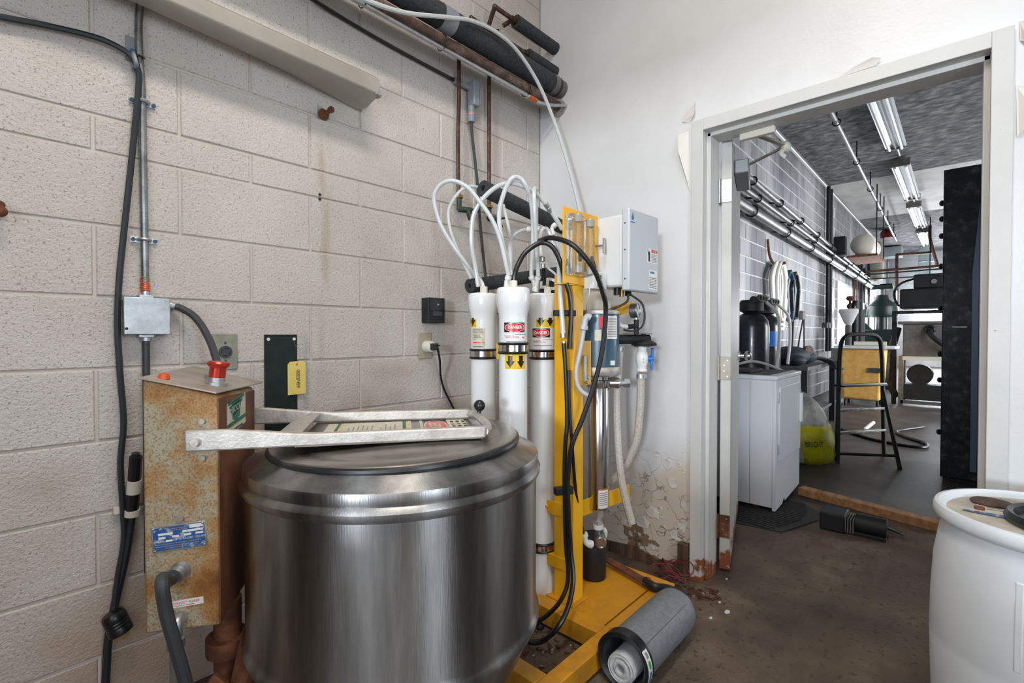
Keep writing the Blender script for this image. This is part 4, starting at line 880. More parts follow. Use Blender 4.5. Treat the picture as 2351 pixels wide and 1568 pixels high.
danger(h, wr_, .006, .040, 1.107, 1.141); arrows(h, wr_, -.030, .048, .980, 1.031)
text('200 PSI (1.37 MPa)', .0082, 'sticker_red', lambda x, y: wr_(.0008)(x - .004, y + 1.0895), h, 'pressure_lettering', stretch=.8)
print_lines(h, wr_, [(.006, .055, 1.0995, .0022, 'grey_line'), (-.034, .002, 1.0945, .0015, 'sticker_red'), (-.026, .055, 1.0745, .0018, 'ink'), (.034, .044, 1.089, .005, 'sticker_red')])
h, wr_ = HS['right']
danger(h, wr_, -.008, .038, 1.088, 1.123); arrows(h, wr_, -.028, .050, 1.128, 1.180)
text('200 PSI (1.37 MPa)', .0082, 'sticker_red', lambda x, y: wr_(.0008)(x - .014, y + 1.0695), h, 'pressure_lettering', stretch=.8)
print_lines(h, wr_, [(.0, .045, 1.079, .0022, 'grey_line'), (-.042, .04, 1.0555, .0018, 'ink'), (-.045, -.01, 1.0745, .0014, 'sticker_red')])
h, wr_ = HS['left']
sheet('print_field', 'sticker_cream', h, wr_(.0003), -.052, .008, 1.045, 1.125, 8)
arrows(h, wr_, -.105, -.028, 1.128, 1.182)
text('HIGH PRESSURE', .0085, 'ink', lambda x, y: wr_(.0008)(x - .024, y + 1.118), h, 'pressure_lettering', stretch=.72)
print_lines(h, wr_, [(-.045, .000, 1.111, .0018, 'grey_line'), (-.045, .004, 1.106, .0018, 'grey_line'), (-.045, .002, 1.101, .0018, 'grey_line'), (-.04, -.012, 1.094, .002, 'ink'), (-.04, -.008, 1.089, .002, 'ink'), (-.045, -.028, 1.079, .002, 'grey_line'), (-.045, .006, 1.067, .003, 'sticker_red'), (-.045, -.002, 1.052, .0018, 'ink')])
def clamp(x, y, z, w2, par):
    c = part('clamp_band', 'steel_polished', par, lambda m: m.lathe((x, y, z), (0, 0, 1), [(RT + .001, -w2), (RT + .003, -w2), (RT + .003, w2), (RT + .001, w2)], 36))
    for zz in (z - w2 - .005, z + w2 + .005): part('clamp_rubber', 'black_rubber', par, lambda m: m.torus((x, y, zz), (0, 0, 1), RT + .001, .005, 36, 8))
    return c
clamp(1.352, 1.41, 1.022, .011, HS['left'][0]); clamp(1.270, 1.170, 1.051, .011, HS['middle'][0]); clamp(1.512, 1.232, 1.020, .010, HS['right'][0]); clamp(1.512, 1.232, .255, .010, HS['right'][0])
part('tube_bracket', 'yellow', sk, lambda m: (m.box(1.315, 1.319, 1.215, 1.30, 1.006, 1.066), m.box(1.319, 1.36, 1.296, 1.30, 1.006, 1.04), m.box(1.535, 1.56, 1.10, 1.19, 1.00, 1.055)), bevel=.001)
part('clamp_bolt', 'zinc', sk, lambda m: (m.cyl((1.313, 1.235, 1.052), (1.295, 1.215, 1.052), .006, n=10), m.cyl((1.314, 1.25, 1.022), (1.308, 1.245, 1.022), .006, n=8), m.cyl((1.548, 1.098, 1.028), (1.546, 1.09, 1.028), .006, n=8)))
# fittings on the tube caps
for x, y, mat in ((1.342, 1.395, 'cream_plastic'), (1.268, 1.168, 'cream_plastic'), (1.530, 1.222, 'cream_plastic')):
    part('hex_nut', mat, sk, lambda m: m.cyl((x, y, 1.262), (x, y, 1.290), .0155, n=6), bevel=.001)
def elbow(pts, r=.0085, mat='white_plastic'):
    P = [V(p) for p in pts]
    part('push_fitting', mat, sk, lambda m: (m.tube(P, r, 10), m.cyl(P[0], P[0] + (P[1]-P[0]).normalized()*.014, r*1.35, n=12), m.cyl(P[-1], P[-1] + (P[-2]-P[-1]).normalized()*.014, r*1.35, n=12)))
elbow([(1.3433, 1.3939, 1.2654), (1.3505, 1.4164, 1.3056), (1.3549, 1.4415, 1.3254)], .009); elbow([(1.2955, 1.2247, 1.2653), (1.3020, 1.2330, 1.2919), (1.3077, 1.2273, 1.3144)], .009)
elbow([(1.4876, 1.2529, 1.2732), (1.4856, 1.2558, 1.3046), (1.4776, 1.2650, 1.3324)], .009); elbow([(1.4876, 1.2529, 1.2732), (1.4850, 1.2417, 1.3035), (1.4823, 1.2305, 1.3300)], .009)
elbow([(1.4941, 1.2956, 1.5252), (1.4985, 1.2761, 1.5248), (1.5122, 1.2465, 1.5226)], .009); elbow([(1.5553, 1.2004, 1.5419), (1.5456, 1.2106, 1.5296), (1.5477, 1.2077, 1.4981)], .008)
def hose(nm, r, pts, mat): part(nm, mat, sk, lambda m: m.tube(pts, r, 10, 6))
hose('white_hose', 0.0090, [(1.3202, 1.4046, 1.2887), (1.3060, 1.4069, 1.3665), (1.2840, 1.4029, 1.4418), (1.2780, 1.3962, 1.5125), (1.2787, 1.3819, 1.5674), (1.2951, 1.3506, 1.6200), (1.3331, 1.3107, 1.6667), (1.3791, 1.2759, 1.6815), (1.4352, 1.2446, 1.6674), (1.4926, 1.2260, 1.6368), (1.5462, 1.2112, 1.5874), (1.5890, 1.1931, 1.5252)], 'tubing'); hose('white_hose', 0.0083, [(1.3150, 1.2342, 1.3156), (1.3171, 1.2790, 1.4539), (1.3028, 1.3111, 1.5368), (1.2699, 1.3481, 1.6078), (1.2412, 1.3801, 1.6573), (1.2045, 1.4204, 1.6821), (1.1804, 1.4609, 1.6720), (1.1694, 1.4868, 1.6367), (1.1752, 1.4943, 1.5943), (1.2042, 1.4908, 1.5215), (1.2509, 1.4680, 1.4403), (1.3053, 1.4520, 1.3759), (1.3525, 1.4441, 1.3254)], 'tubing'); hose('white_hose', 0.0071, [(1.4907, 1.5244, 1.7231), (1.4461, 1.5434, 1.7361), (1.4032, 1.5602, 1.7319), (1.3604, 1.5761, 1.6944), (1.3294, 1.5935, 1.6308), (1.3223, 1.5851, 1.5659), (1.3263, 1.5647, 1.5035), (1.3410, 1.5322, 1.4218), (1.3696, 1.4994, 1.3311)], 'tubing'); hose('white_hose', 0.0090, [(1.3362, 1.2407, 1.3180), (1.3404, 1.2671, 1.3832), (1.3329, 1.2920, 1.4777), (1.3293, 1.2977, 1.5624), (1.3414, 1.2862, 1.6338), (1.3600, 1.2673, 1.6886), (1.3868, 1.2534, 1.7018), (1.4122, 1.2402, 1.6782), (1.4503, 1.2419, 1.6192), (1.4778, 1.2540, 1.5114), (1.4788, 1.2637, 1.3324)], 'tubing')
hose('white_hose', 0.0083, [(1.4745, 1.2241, 1.3288), (1.4470, 1.2123, 1.4501), (1.4132, 1.1927, 1.5748), (1.4205, 1.2011, 1.6438), (1.4536, 1.2247, 1.6691), (1.4865, 1.2478, 1.6586), (1.5171, 1.2710, 1.5376), (1.5478, 1.3085, 1.4036)], 'tubing'); hose('white_hose', 0.0069, [(1.4491, 1.3552, 1.3532), (1.4662, 1.3687, 1.4724), (1.4800, 1.3546, 1.5101), (1.4922, 1.3270, 1.5259), (1.4941, 1.2956, 1.5252)], 'tubing'); hose('white_hose', 0.0069, [(1.4846, 1.4262, 1.6474), (1.4829, 1.3968, 1.5600), (1.4686, 1.3661, 1.4724), (1.4516, 1.3526, 1.3621)], 'tubing'); hose('white_hose', 0.0092, [(1.4758, 1.2097, 1.4027), (1.4874, 1.2281, 1.4748), (1.5026, 1.2273, 1.5148), (1.5234, 1.2196, 1.5187), (1.5349, 1.2065, 1.4874), (1.5358, 1.1896, 1.4334), (1.5047, 1.1484, 1.3742)], 'tubing'); hose('white_hose', 0.0094, [(1.4590, 1.1094, 1.3736), (1.4422, 1.0966, 1.3059), (1.4366, 1.0861, 1.2245), (1.4361, 1.0776, 1.1440), (1.4378, 1.0748, 1.0992)], 'tubing'); hose('white_hose', .0045, [(1.5548, 1.2000, 1.4981), (1.5634, 1.1888, 1.4106), (1.5534, 1.1681, 1.3208), (1.5381, 1.2000, 1.3481), (1.5225, 1.2322, 1.3756)], 'tubing')
part('hose_clamp', 'zinc', sk, lambda m: (m.cyl((1.5120, 1.2195, 1.6205), (1.5267, 1.2180, 1.6075), .0105, n=14), m.cyl((1.5279, 1.2166, 1.6041), (1.5427, 1.2151, 1.5909), .0105, n=14), m.cyl((1.4367, 1.0760, 1.1040), (1.4376, 1.0747, 1.0879), .011, n=12), m.cyl((1.4386, 1.0734, 1.0751), (1.4385, 1.0733, 1.0671), .009, n=12), m.cyl((1.4792, 1.2059, 1.4027), (1.4790, 1.2057, 1.3856), .011, n=12), m.cyl((1.4801, 1.2044, 1.3754), (1.4799, 1.2042, 1.3583), .009, n=12)))
BH = .0085
BH = .0092
hose('black_hose', BH, [(1.2677, 1.1665, 1.2721), (1.2724, 1.1625, 1.3200), (1.2908, 1.1582, 1.3600), (1.3156, 1.1470, 1.3975), (1.3665, 1.1222, 1.4325), (1.4022, 1.0981, 1.4185), (1.4240, 1.0808, 1.3700), (1.4413, 1.0679, 1.2957), (1.4557, 1.0586, 1.2433), (1.4582, 1.0544, 1.1729), (1.4524, 1.0578, 1.0463)], 'black_rubber')
hose('black_hose', BH, [(1.3932, 1.1525, 1.4465), (1.3756, 1.0833, 1.4459), (1.3883, 1.0100, 1.4196), (1.4221, 0.9726, 1.3739), (1.4665, 0.9529, 1.3169), (1.5083, 0.9503, 1.2500), (1.5411, 0.9578, 1.1886), (1.5407, 0.9701, 1.0558), (1.5196, 0.9900, 0.9240), (1.4781, 1.0171, 0.7892), (1.4440, 1.0373, 0.7004), (1.4345, 1.0458, 0.6194), (1.4304, 1.0485, 0.5399), (1.4323, 1.0437, 0.4176), (1.4355, 1.0380, 0.3143), (1.4164, 1.0125, 0.2199), (1.3622, 0.9958, 0.1481), (1.3111, 0.9985, 0.1039), (1.2945, 1.0230, 0.0682), (1.2894, 1.0573, 0.0361), (1.2712, 1.0914, 0.0283), (1.2719, 1.1203, 0.0371), (1.2809, 1.1552, 0.0575), (1.2890, 1.2056, 0.0735)], 'black_rubber')
hose('black_hose', .0080, [(1.4385, 1.0733, 1.0671), (1.4419, 1.0677, 0.9790), (1.4442, 1.0611, 0.7883), (1.4388, 1.0649, 0.6970), (1.4353, 1.0660, 0.5752), (1.4353, 1.0616, 0.3702), (1.4368, 1.0586, 0.3077), (1.4319, 1.0469, 0.2022), (1.4018, 1.0558, 0.1371), (1.3707, 1.0955, 0.0774), (1.3489, 1.1475, 0.0321)], 'black_rubber')
hose('black_hose', .0062, [(1.4545, 1.0611, 0.9674), (1.4544, 1.0588, 0.8549), (1.4700, 1.0518, 0.6322), (1.5183, 1.0698, 0.4715), (1.6012, 1.0943, 0.3022)], 'black_rubber')
hose('black_hose', .0075, [(1.5049, 1.2200, 1.2948), (1.4985, 1.2127, 1.3197), (1.4811, 1.2030, 1.3651)], 'black_rubber')
hose('black_hose', .006, [(1.5833, 1.3044, 0.9481), (1.6555, 1.2954, 0.7371), (1.6066, 1.2708, 0.5617), (1.5819, 1.2214, 0.4492)], 'black_rubber')
part('wire_coil', 'white_plastic', sk, lambda m: [m.torus((1.5699, 1.2383, 1.3063), (-.5, -.6, .5 + .12*k), .030 - .003*k, .0026, 20, 6) for k in range(3)])
part('solenoid', 'machine_black', sk, lambda m: (m.cyl((1.6399, 1.2653, 1.2839), (1.6405, 1.2658, 1.3357), .028, n=16), m.obox((1.6378, 1.2965, 1.2633), (.03, -.03, 0), (.02, .02, 0), (0, 0, .03))))
part('hose_clip', 'black_matte', sk, lambda m: (m.obox((1.4540, 1.0811, 1.1783), (.036, -.022, 0), (.006, .010, 0), (0, 0, .011)), m.obox((1.4446, 1.0768, 0.5208), (.030, -.018, 0), (.006, .012, 0), (0, 0, .014))), bevel=.003)

# flow meters on the panel
def meter(x0, x1, z0, z1):
    xc = (x0 + x1)/2
    f = part('flow_meter', 'acrylic', sk, lambda m: (m.box(x0, x1, 1.022, 1.057, z0, z1),), bevel=.004)
    part('float_tube', 'acrylic', f, lambda m: m.cyl((xc - .008, 1.018, z0 + .03), (xc - .008, 1.018, z1 - .035), .0075, n=12))
    part('meter_cap', 'acrylic_grey', f, lambda m: (m.lathe((xc - .008, 1.020, z1 - .03), (0, 0, 1), [(.016, 0), (.016, .022), (.012, .030), (.001, .032)], 16), m.cyl((xc - .008, 1.020, z0 + .005), (xc - .008, 1.020, z0 + .032), .014, n=14)))
    part('float', 'dark_socket', f, lambda m: m.cyl((xc - .008, 1.012, z0 + .045), (xc - .008, 1.012, z0 + .072), .006, n=10))
    def tk(m):
        for k in range(9): m.box(xc + .006, xc + .016, 1.0205, 1.0212, z0 + .06 + .014*k, z0 + .0612 + .014*k)
    part('scale_mark', 'ink', f, tk)
meter(1.424, 1.500, 1.318, 1.536); meter(1.506, 1.572, 1.318, 1.530)
ds = part('display_unit', 'white_plastic', sk, lambda m: m.box(1.545, 1.640, 1.015, 1.058, 1.272, 1.338), bevel=.003)
part('screen', 'dark_socket', ds, lambda m: m.box(1.565, 1.600, 1.0138, 1.015, 1.304, 1.326))
part('keypad', 'grey_line', ds, lambda m: m.box(1.570, 1.588, 1.0138, 1.015, 1.278, 1.294))
hose('signal_cable', .002, [(1.5453, 1.0291, 1.2897), (1.5499, 1.0379, 1.2445), (1.5775, 1.0663, 1.2139), (1.6347, 1.1070, 1.1918)], 'white_plastic')
part('latch', 'galvanised', sk, lambda m: (m.box(1.592, 1.606, 1.045, 1.058, 1.432, 1.452), m.cyl((1.600, 1.05, 1.442), (1.612, 1.015, 1.442), .004, n=8), m.cyl((1.614, 1.012, 1.414), (1.614, 1.012, 1.470), .0055, n=10)))
part('meter_knob', 'black_matte', sk, lambda m: m.cyl((1.588, 1.057, 1.358), (1.588, 1.044, 1.358), .024, n=20))
# control box
cbx = part('control_box', 'box_grey', sk, lambda m: m.box(1.646, 1.868, .950, 1.075, 1.283, 1.560), bevel=.010)
part('box_lid', 'box_lid', cbx, lambda m: m.box(1.636, 1.876, .916, .949, 1.266, 1.577), bevel=.006)
part('box_screw', 'dark_socket', cbx, lambda m: [m.cyl((1.636, .934, z), (1.6345, .934, z), .003, n=8) for z in (1.31, 1.42, 1.52)])
lf = lambda e: flat((1.756, .916 - e, 1.42), (1, 0, 0), (0, 0, 1))
m = MB(); f = lf(.0004); c, zz = -.095, .124
strip(m, f, c - .010, c + .010, lambda s: zz + .020*max(0.0, 1 - abs(s - c)/.010)**1.6 , lambda s: zz - .012*math.sqrt(max(0, 1 - ((s - c)/.010)**2)), 16); strip(m, f, c - .016, c + .016, zz - .018, zz - .022, 1)
m.build('droplet_logo', 'teal', cbx, smooth=False)
wsn = sheet('warning_sticker', 'sticker_white', cbx, lf(.0004), .018, .108, -.035, .022)
sheet('red_band', 'sticker_red', cbx, lf(.0008), .055, .106, .008, .020)
text('DANGER', .010, 'sticker_white', lambda x, y: lf(.0012)(x + .082, y + .014), cbx, 'danger_lettering', stretch=.85)
m = MB(); f = lf(.0008); strip(m, f, .030, .044, lambda s: .012 - 1.2*abs(s - .037), -.030, 4); m.add([f(.022, .018), f(.026, .018), f(.036, -.004), f(.030, -.006)], [(0, 3, 2, 1)]); m.build('hazard_pictogram', 'ink', cbx, smooth=False)
m = MB()
for k in range(6): strip(m, lf(.0008), .056, .102, .002 - .006*k, -.0005 - .006*k, 1)
m.build('print_line', 'grey_line', cbx, smooth=False)
sheet('info_sticker', 'sticker_white', cbx, lf(.0004), .036, .106, -.140, -.062)
m = MB()
for k in range(7):
    for q in range(4): strip(m, lf(.0008), .041 + .016*q, .052 + .016*q, -.092 - .0065*k, -.0945 - .0065*k, 1)
m.build('print_line', 'ink', cbx, smooth=False)
sheet('teal_mark', 'teal', cbx, lf(.0008), .046, .082, -.076, -.068)
part('cable_gland', 'black_rubber', cbx, lambda m: (m.cyl((1.69, 1.0, 1.255), (1.69, 1.0, 1.285), .013, n=10), m.cyl((1.76, .99, 1.255), (1.76, .99, 1.285), .013, n=10)))
part('brass_gland', 'brass', cbx, lambda m: m.cyl((1.725, 1.0, 1.250), (1.725, 1.0, 1.285), .009, n=10))
hose('control_cable', .0048, [(1.76, .99, 1.26), (1.755, .99, 1.235), (1.735, 1.01, 1.215), (1.71, 1.06, 1.195)], 'cable_dark')
hose('control_cable', .0042, [(1.77, .985, 1.262), (1.7681, 0.9791, 1.2574), (1.8148, 0.9574, 1.2252), (1.8306, 0.9538, 1.1705), (1.8296, 0.9687, 1.1278), (1.8206, 1.0075, 1.1135), (1.8163, 1.0418, 1.1192)], 'cable_dark')
hose('signal_cable', .0035, [(1.70, 1.0, 1.27), (1.7216, 1.0435, 1.2370), (1.7401, 1.0669, 1.1996)], 'white_plastic')
# expansion tank behind the motor
part('expansion_tank', 'cream_plastic', sk, lambda m: m.lathe((1.87, 1.22, 0), (0, 0, 1), [(.02, 1.02), (.07, 1.04), (.085, 1.09), (.086, 1.20), (.075, 1.25), (.05, 1.28), (.018, 1.292)], 28))
part('tank_pipe', 'grey_pvc', sk, lambda m: (m.cyl((1.60, 1.12, 1.16), (1.60, 1.12, 1.29), .008, n=10), m.cyl((1.615, 1.14, 1.16), (1.615, 1.14, 1.29), .006, n=10), m.cyl((1.87, 1.22, 1.03), (1.70, 1.22, .99), .012, n=10)))

# motor and pump
PXc, PYc = 1.697, 1.088
mo = part('motor', 'motor_blue', sk, lambda m: m.lathe((PXc, PYc, 0), (0, 0, 1), [(.079, .968), (.083, .972), (.083, 1.178), (.079, 1.182)], 40))
part('motor_cap', 'cast_aluminium', mo, lambda m: m.lathe((PXc, PYc, 0), (0, 0, 1), [(.083, 1.180), (.084, 1.184), (.083, 1.194), (.070, 1.198), (.001, 1.199)], 40))
part('end_bell', 'cast_aluminium', mo, lambda m: m.lathe((PXc, PYc, 0), (0, 0, 1), [(.06, .930), (.080, .936), (.085, .944), (.085, .966), (.083, .970)], 40))
ma0 = math.atan2(-PYc, -PXc); MR = .083
mw = lambda e: (lambda s, t: V((PXc + (MR + e)*math.cos(ma0 + s/MR), PYc + (MR + e)*math.sin(ma0 + s/MR), t)))
sheet('rating_label', 'sticker_white', mo, mw(.0005), .033, .085, 1.082, 1.172, 8)
m = MB()
for k in range(12): strip(m, mw(.0009), .036, .080, 1.165 - .0065*k, 1.1625 - .0065*k, 6)
m.build('print_line', 'grey_line', mo, smooth=False)
sheet('red_label', 'sticker_red', mo, mw(.0005), .002, .030, 1.125, 1.170, 4)
sheet('blank_label', 'sticker_cream', mo, mw(.0005), -.016, .010, 1.075, 1.118, 4)
sheet('small_label', 'sticker_white', mo, mw(.0005), .048, .072, .978, .996, 4)
m = MB()
for k in range(3): strip(m, mw(.0006), -.100 + .011*k, -.095 + .011*k, 1.014, .984, 1)
for k in range(4): strip(m, mw(.0028), -.100 + .010*k, -.095 + .010*k, .962, .942, 1)
m.build('vent_slot', 'black_matte', mo, smooth=False)
part('conduit_elbow', 'grey_pvc', mo, lambda m: m.tube([(1.5197, 1.0098, 1.1622), (1.5120, 1.0181, 1.1654), (1.5053, 1.0251, 1.1525), (1.5029, 1.0272, 1.1315)], .0125, 12))
part('conduit_nut', 'grey_pvc', mo, lambda m: m.cyl((1.5029, 1.0272, 1.1315), (1.5016, 1.0283, 1.1169), .0165, n=8), bevel=.001)
part('flex_conduit', 'grey_pvc', mo, lambda m: ribbed(m, spline([(1.5016, 1.0283, 1.1169), (1.4956, 1.0337, 1.0636), (1.4873, 1.0414, 1.0071), (1.4813, 1.0469, 0.9667), (1.4830, 1.0441, 0.9182), (1.4937, 1.0319, 0.8891), (1.5100, 1.0140, 0.8730)], 10), .0095, .006), ang=80)
pu = part('pump_tube', 'steel_polished', sk, lambda m: m.lathe((PXc, PYc, 0), (0, 0, 1), [(.030, .384), (.040, .388), (.042, .394), (.042, .885), (.040, .888)], 36))
part('pump_head', 'steel_polished', pu, lambda m: (m.lathe((PXc, PYc, 0), (0, 0, 1), [(.046, .884), (.048, .888), (.048, .912), (.040, .916), (.040, .932)], 30), m.cyl((PXc, PYc, .900), (PXc + .055, PYc - .055, .900), .024, n=18)))
part('inlet_fitting', 'zinc', pu, lambda m: (m.cyl((PXc + .050, PYc - .050, .900), (PXc + .060, PYc - .060, .900), .021, n=20), m.cyl((PXc + .060, PYc - .060, .900), (PXc + .078, PYc - .074, .900), .014, n=16), m.lathe((PXc + .076, PYc - .072, .900), (.72, -.69, 0), [(.020, 0), (.020, .022), (.014, .022), (.014, .010), (.001, .010)], 6)), bevel=.001)
pw = lambda e: (lambda s, t: V((PXc + (.042 + e)*math.cos(ma0 + s/.042), PYc + (.042 + e)*math.sin(ma0 + s/.042), t)))
sheet('pump_label', 'sticker_white', pu, pw(.0005), .000, .046, .398, .476, 8); sheet('label_stripe', 'orange_plastic', pu, pw(.0009), .000, .046, .472, .479, 8)
m = MB()
for k in range(7): strip(m, pw(.0009), .004, .040, .462 - .008*k, .459 - .008*k, 6)
m.build('print_line', 'grey_line', pu, smooth=False)
part('lower_nipple', 'cast_aluminium', pu, lambda m: (m.cyl((PXc, PYc, .352), (PXc, PYc, .386), .022, n=6), m.cyl((PXc, PYc, .31), (PXc, PYc, .355), .014, n=16), m.cyl((PXc, PYc, .315), (PXc, PYc, .335), .019, n=6)))
part('tee_fitting', 'galvanised', pu, lambda m: (m.cyl((PXc, PYc, .255), (PXc, PYc, .315), .021, n=18), m.tube([(PXc + .01, PYc + .0, .275), (PXc - .005, PYc - .015, .268), (PXc - .035, PYc - .035, .262)], .022, 14), m.torus((PXc - .034, PYc - .034, .262), (1, 1, .1), .020, .004, 18, 6)))
part('pipe_tape', 'white_plastic', pu, lambda m: (m.cyl((PXc, PYc, .302), (PXc, PYc, .318), .022, n=16), m.tube([(PXc + .02, PYc - .012, .30), (PXc + .028, PYc - .016, .28), (PXc + .024, PYc - .012, .255)], .009, 6)))
elbow([(1.6013, 1.0944, 0.3092), (1.6079, 1.0864, 0.2710), (1.6304, 1.0766, 0.2598)], .0115)
part('canister', 'black_matte', sk, lambda m: m.lathe((1.725, 1.130, 0), (0, 0, 1), [(.050, .079), (.053, .084), (.053, .250), (.050, .256), (.001, .258)], 32))

# regulator, gauge, valve and hoses on the right
G = V((1.8340, 0.9928, 1.0990)); gx, gy = G.x, G.y
part('regulator', 'machine_black', sk, lambda m: (m.cyl(G + V((-.075, .045, -.020)), G + V((.05, -.03, -.020)), .020, n=18), m.lathe(G + V((.025, -.022, -.030)), (0, 0, -1), [(.02, -.01), (.048, .004), (.052, .010), (.050, .016), (.02, .020)], 26), m.cyl(G + V((0, 0, -.05)), G + V((0, 0, .002)), .009, n=10), m.cyl(G + V((.03, -.018, -.05)), G + V((.03, -.018, .002)), .009, n=10)))
part('regulator_plate', 'copper', sk, lambda m: m.obox(G + V((.005, -.004, .003)), (.050, -.032, 0), (.010, .014, 0), (0, 0, .0015)))
part('gauge_tee', 'machine_black', sk, lambda m: (m.cyl(G + V((0, 0, .003)), G + V((0, 0, .062)), .011, n=8), m.cyl(G + V((0, 0, .035)), G + V((-.035, .022, .032)), .010, n=12)))
part('tee_nipple', 'white_plastic', sk, lambda m: (m.cyl(G + V((-.03, .019, .032)), G + V((-.06, .04, .036)), .009, n=10), m.cyl(G + V((-.06, .04, .036)), G + V((-.085, .055, .06)), .012, n=10)))
gn = V((.20, -.97, .05)).normalized(); gc = G + V((.0, 0, .100))
ga = part('pressure_gauge', 'galvanised', sk, lambda m: (m.lathe(gc - gn*.012, gn, [(.028, -.012), (.031, -.008), (.031, .016), (.028, .020), (.027, .016)], 28), m.cyl(G + V((0, 0, .058)), G + V((0, 0, .076)), .007, n=8)))
part('dial', 'gauge_face', ga, lambda m: m.cyl(gc + gn*.0045, gc + gn*.0055, .0275, n=28))
gxv = V((gn.y, -gn.x, 0)).normalized() * -1
def dial(m):
    up_ = gxv.cross(gn).normalized()
    for k in range(11):
        a = math.radians(225 - 27*k); d = gxv*math.cos(a) + up_*math.sin(a); m.obox(gc + gn*.0060 + d*.0215, d*.0028, gn*.0002, d.cross(gn)*.0006)
    d = (gxv*-.7 + up_*-.5).normalized(); m.obox(gc + gn*.0064 + d*.008, d*.011, gn*.0002, d.cross(gn)*.0008)
part('dial_mark', 'ink', ga, dial)
Bv = V((1.8493, 0.9748, 1.0301))
bv = part('ball_valve', 'white_plastic', sk, lambda m: m.lathe(Bv, (0, 0, -1), [(.016, -.02), (.019, -.012), (.019, 0), (.023, .006), (.026, .022), (.026, .044), (.021, .060), (.020, .074), (.022, .076), (.022, .084), (.015, .086)], 22))
part('valve_mark', 'ink', bv, lambda m: [m.obox(Bv + V((-.019 + .006*q, -.017, -.032 - .012*k)), (.002, -.001, 0), (.0003, .0004, 0), (0, 0, .002)) for k in range(2) for q in range(3)])
hv = Bv + V((.022, -.030, -.032))
part('valve_handle', 'valve_blue', bv, lambda m: (m.cyl(hv + V((-.012, .012, 0)), hv + V((.006, -.006, 0)), .013, n=16), m.obox(hv + V((.004, -.004, .020)), (.009, .006, .002), (.004, -.004, 0), (0, 0, .024)), m.obox(hv + V((.001, -.002, -.022)), (.009, .006, .002), (.004, -.004, 0), (0, 0, .022))), bevel=.003)
hose('braided_hose', .0155, [(1.7879, 1.0415, 1.0501), (1.7819, 1.0458, 0.9504), (1.7757, 1.0499, 0.8307), (1.7766, 1.0459, 0.6911), (1.7724, 1.0327, 0.5542), (1.7746, 1.0132, 0.4438), (1.7772, 0.9784, 0.3260)], 'braid_hose')
part('hose_mouth', 'rust_dark', sk, lambda m: m.cyl((1.7768, 0.9789, 0.3287), (1.7765, 0.9776, 0.3242), .0115, n=14))
hose('braided_hose', .0165, [(1.8537, 0.9827, 0.9387), (1.8620, 0.9867, 0.8573), (1.8678, 0.9935, 0.7789), (1.8772, 1.0102, 0.6624), (1.8780, 1.0371, 0.5869), (1.8695, 1.0742, 0.5119), (1.8449, 1.1286, 0.4451)], 'braid_hose')
part('hose_clamp', 'zinc', sk, lambda m: (m.cyl((1.8537, 0.9826, 0.9332), (1.8535, 0.9825, 0.9168), .0185, n=16), m.obox((1.8568, 0.9644, 0.9250), (.005, -.004, 0), (.004, .004, 0), (0, 0, .006)), m.cyl((1.7879, 1.0414, 1.0447), (1.7865, 1.0426, 1.0301), .0175, n=16)))

# ------------------------------------------------------------------ grey filter cartridge housing lying on the floor
fh = thing('filter_canister', 'grey plastic filter canister lying on the floor with a white cartridge in its open end', 'filter', (1.5, .768, 0))
FA, FB = V((1.325, .758, .088)), V((1.735, .768, .080)); fd = (FB - FA).normalized()
part('shell', 'filter_grey', fh, lambda m: m.lathe(FA, fd, [(.072, .0), (.078, .0), (.079, .02), (.079, .36), (.076, .395), (.066, .413), (.001, .415)], 48, caps=False))
part('collar', 'black_rubber', fh, lambda m: m.lathe(FA, fd, [(.070, -.002), (.080, -.012), (.0875, -.008), (.0875, .030), (.080, .034)], 48, caps=False))
part('inner_lip', 'cable_dark', fh, lambda m: m.lathe(FA, fd, [(.0795, -.008), (.0745, -.006), (.071, .002), (.070, .12), (.001, .13)], 48, caps=False))
FC = FA + V((0, .004, -.022))
part('cartridge', 'filter_white', fh, lambda m: m.lathe(FC, fd, [(.046, .11), (.046, -.004), (.044, -.010), (.040, -.007), (.036, -.011), (.028, -.008), (.022, -.012), (.0155, -.012), (.0135, -.004), (.0135, .02), (.001, .02)], 40), ang=25)
fx_, fy_ = V((0, 0, 1)).cross(fd).normalized(), V((0, 0, 1))
def col_pt(a, h): return FA + fd*h + (fx_*math.cos(a) + fy_*math.sin(a))*.0880
def lab(a0, a1, h0, h1, mat, e=0):
    m = MB(); n = 8; vs = []
    for i in range(n + 1):
        a = a0 + (a1 - a0)*i/n; d = (fx_*math.cos(a) + fy_*math.sin(a))*e; vs += [col_pt(a, h0) + d, col_pt(a, h1) + d]
    m.add(vs, [(2*i, 2*i+1, 2*i+3, 2*i+2) for i in range(n)]); m.build('collar_label', mat, fh, smooth=False)
SG = 1 if fx_.y < 0 else -1
aa = (lambda d: math.radians(d)) if SG == 1 else (lambda d: math.radians(180 - d))
lab(aa(42), aa(-50), -.006, .020, 'sticker_white'); lab(aa(22), aa(8), .002, .013, 'label_green', .0004); lab(aa(2), aa(-40), .002, .013, 'label_blue', .0004); lab(aa(38), aa(27), .002, .014, 'grey_line', .0004)
part('seam', 'dark_socket', fh, lambda m: m.tube([FA + fd*.04 + V((0, SG*0 - .056, .056)), FA + fd*.36 + V((0, -.056, .056))], .0008, 5))

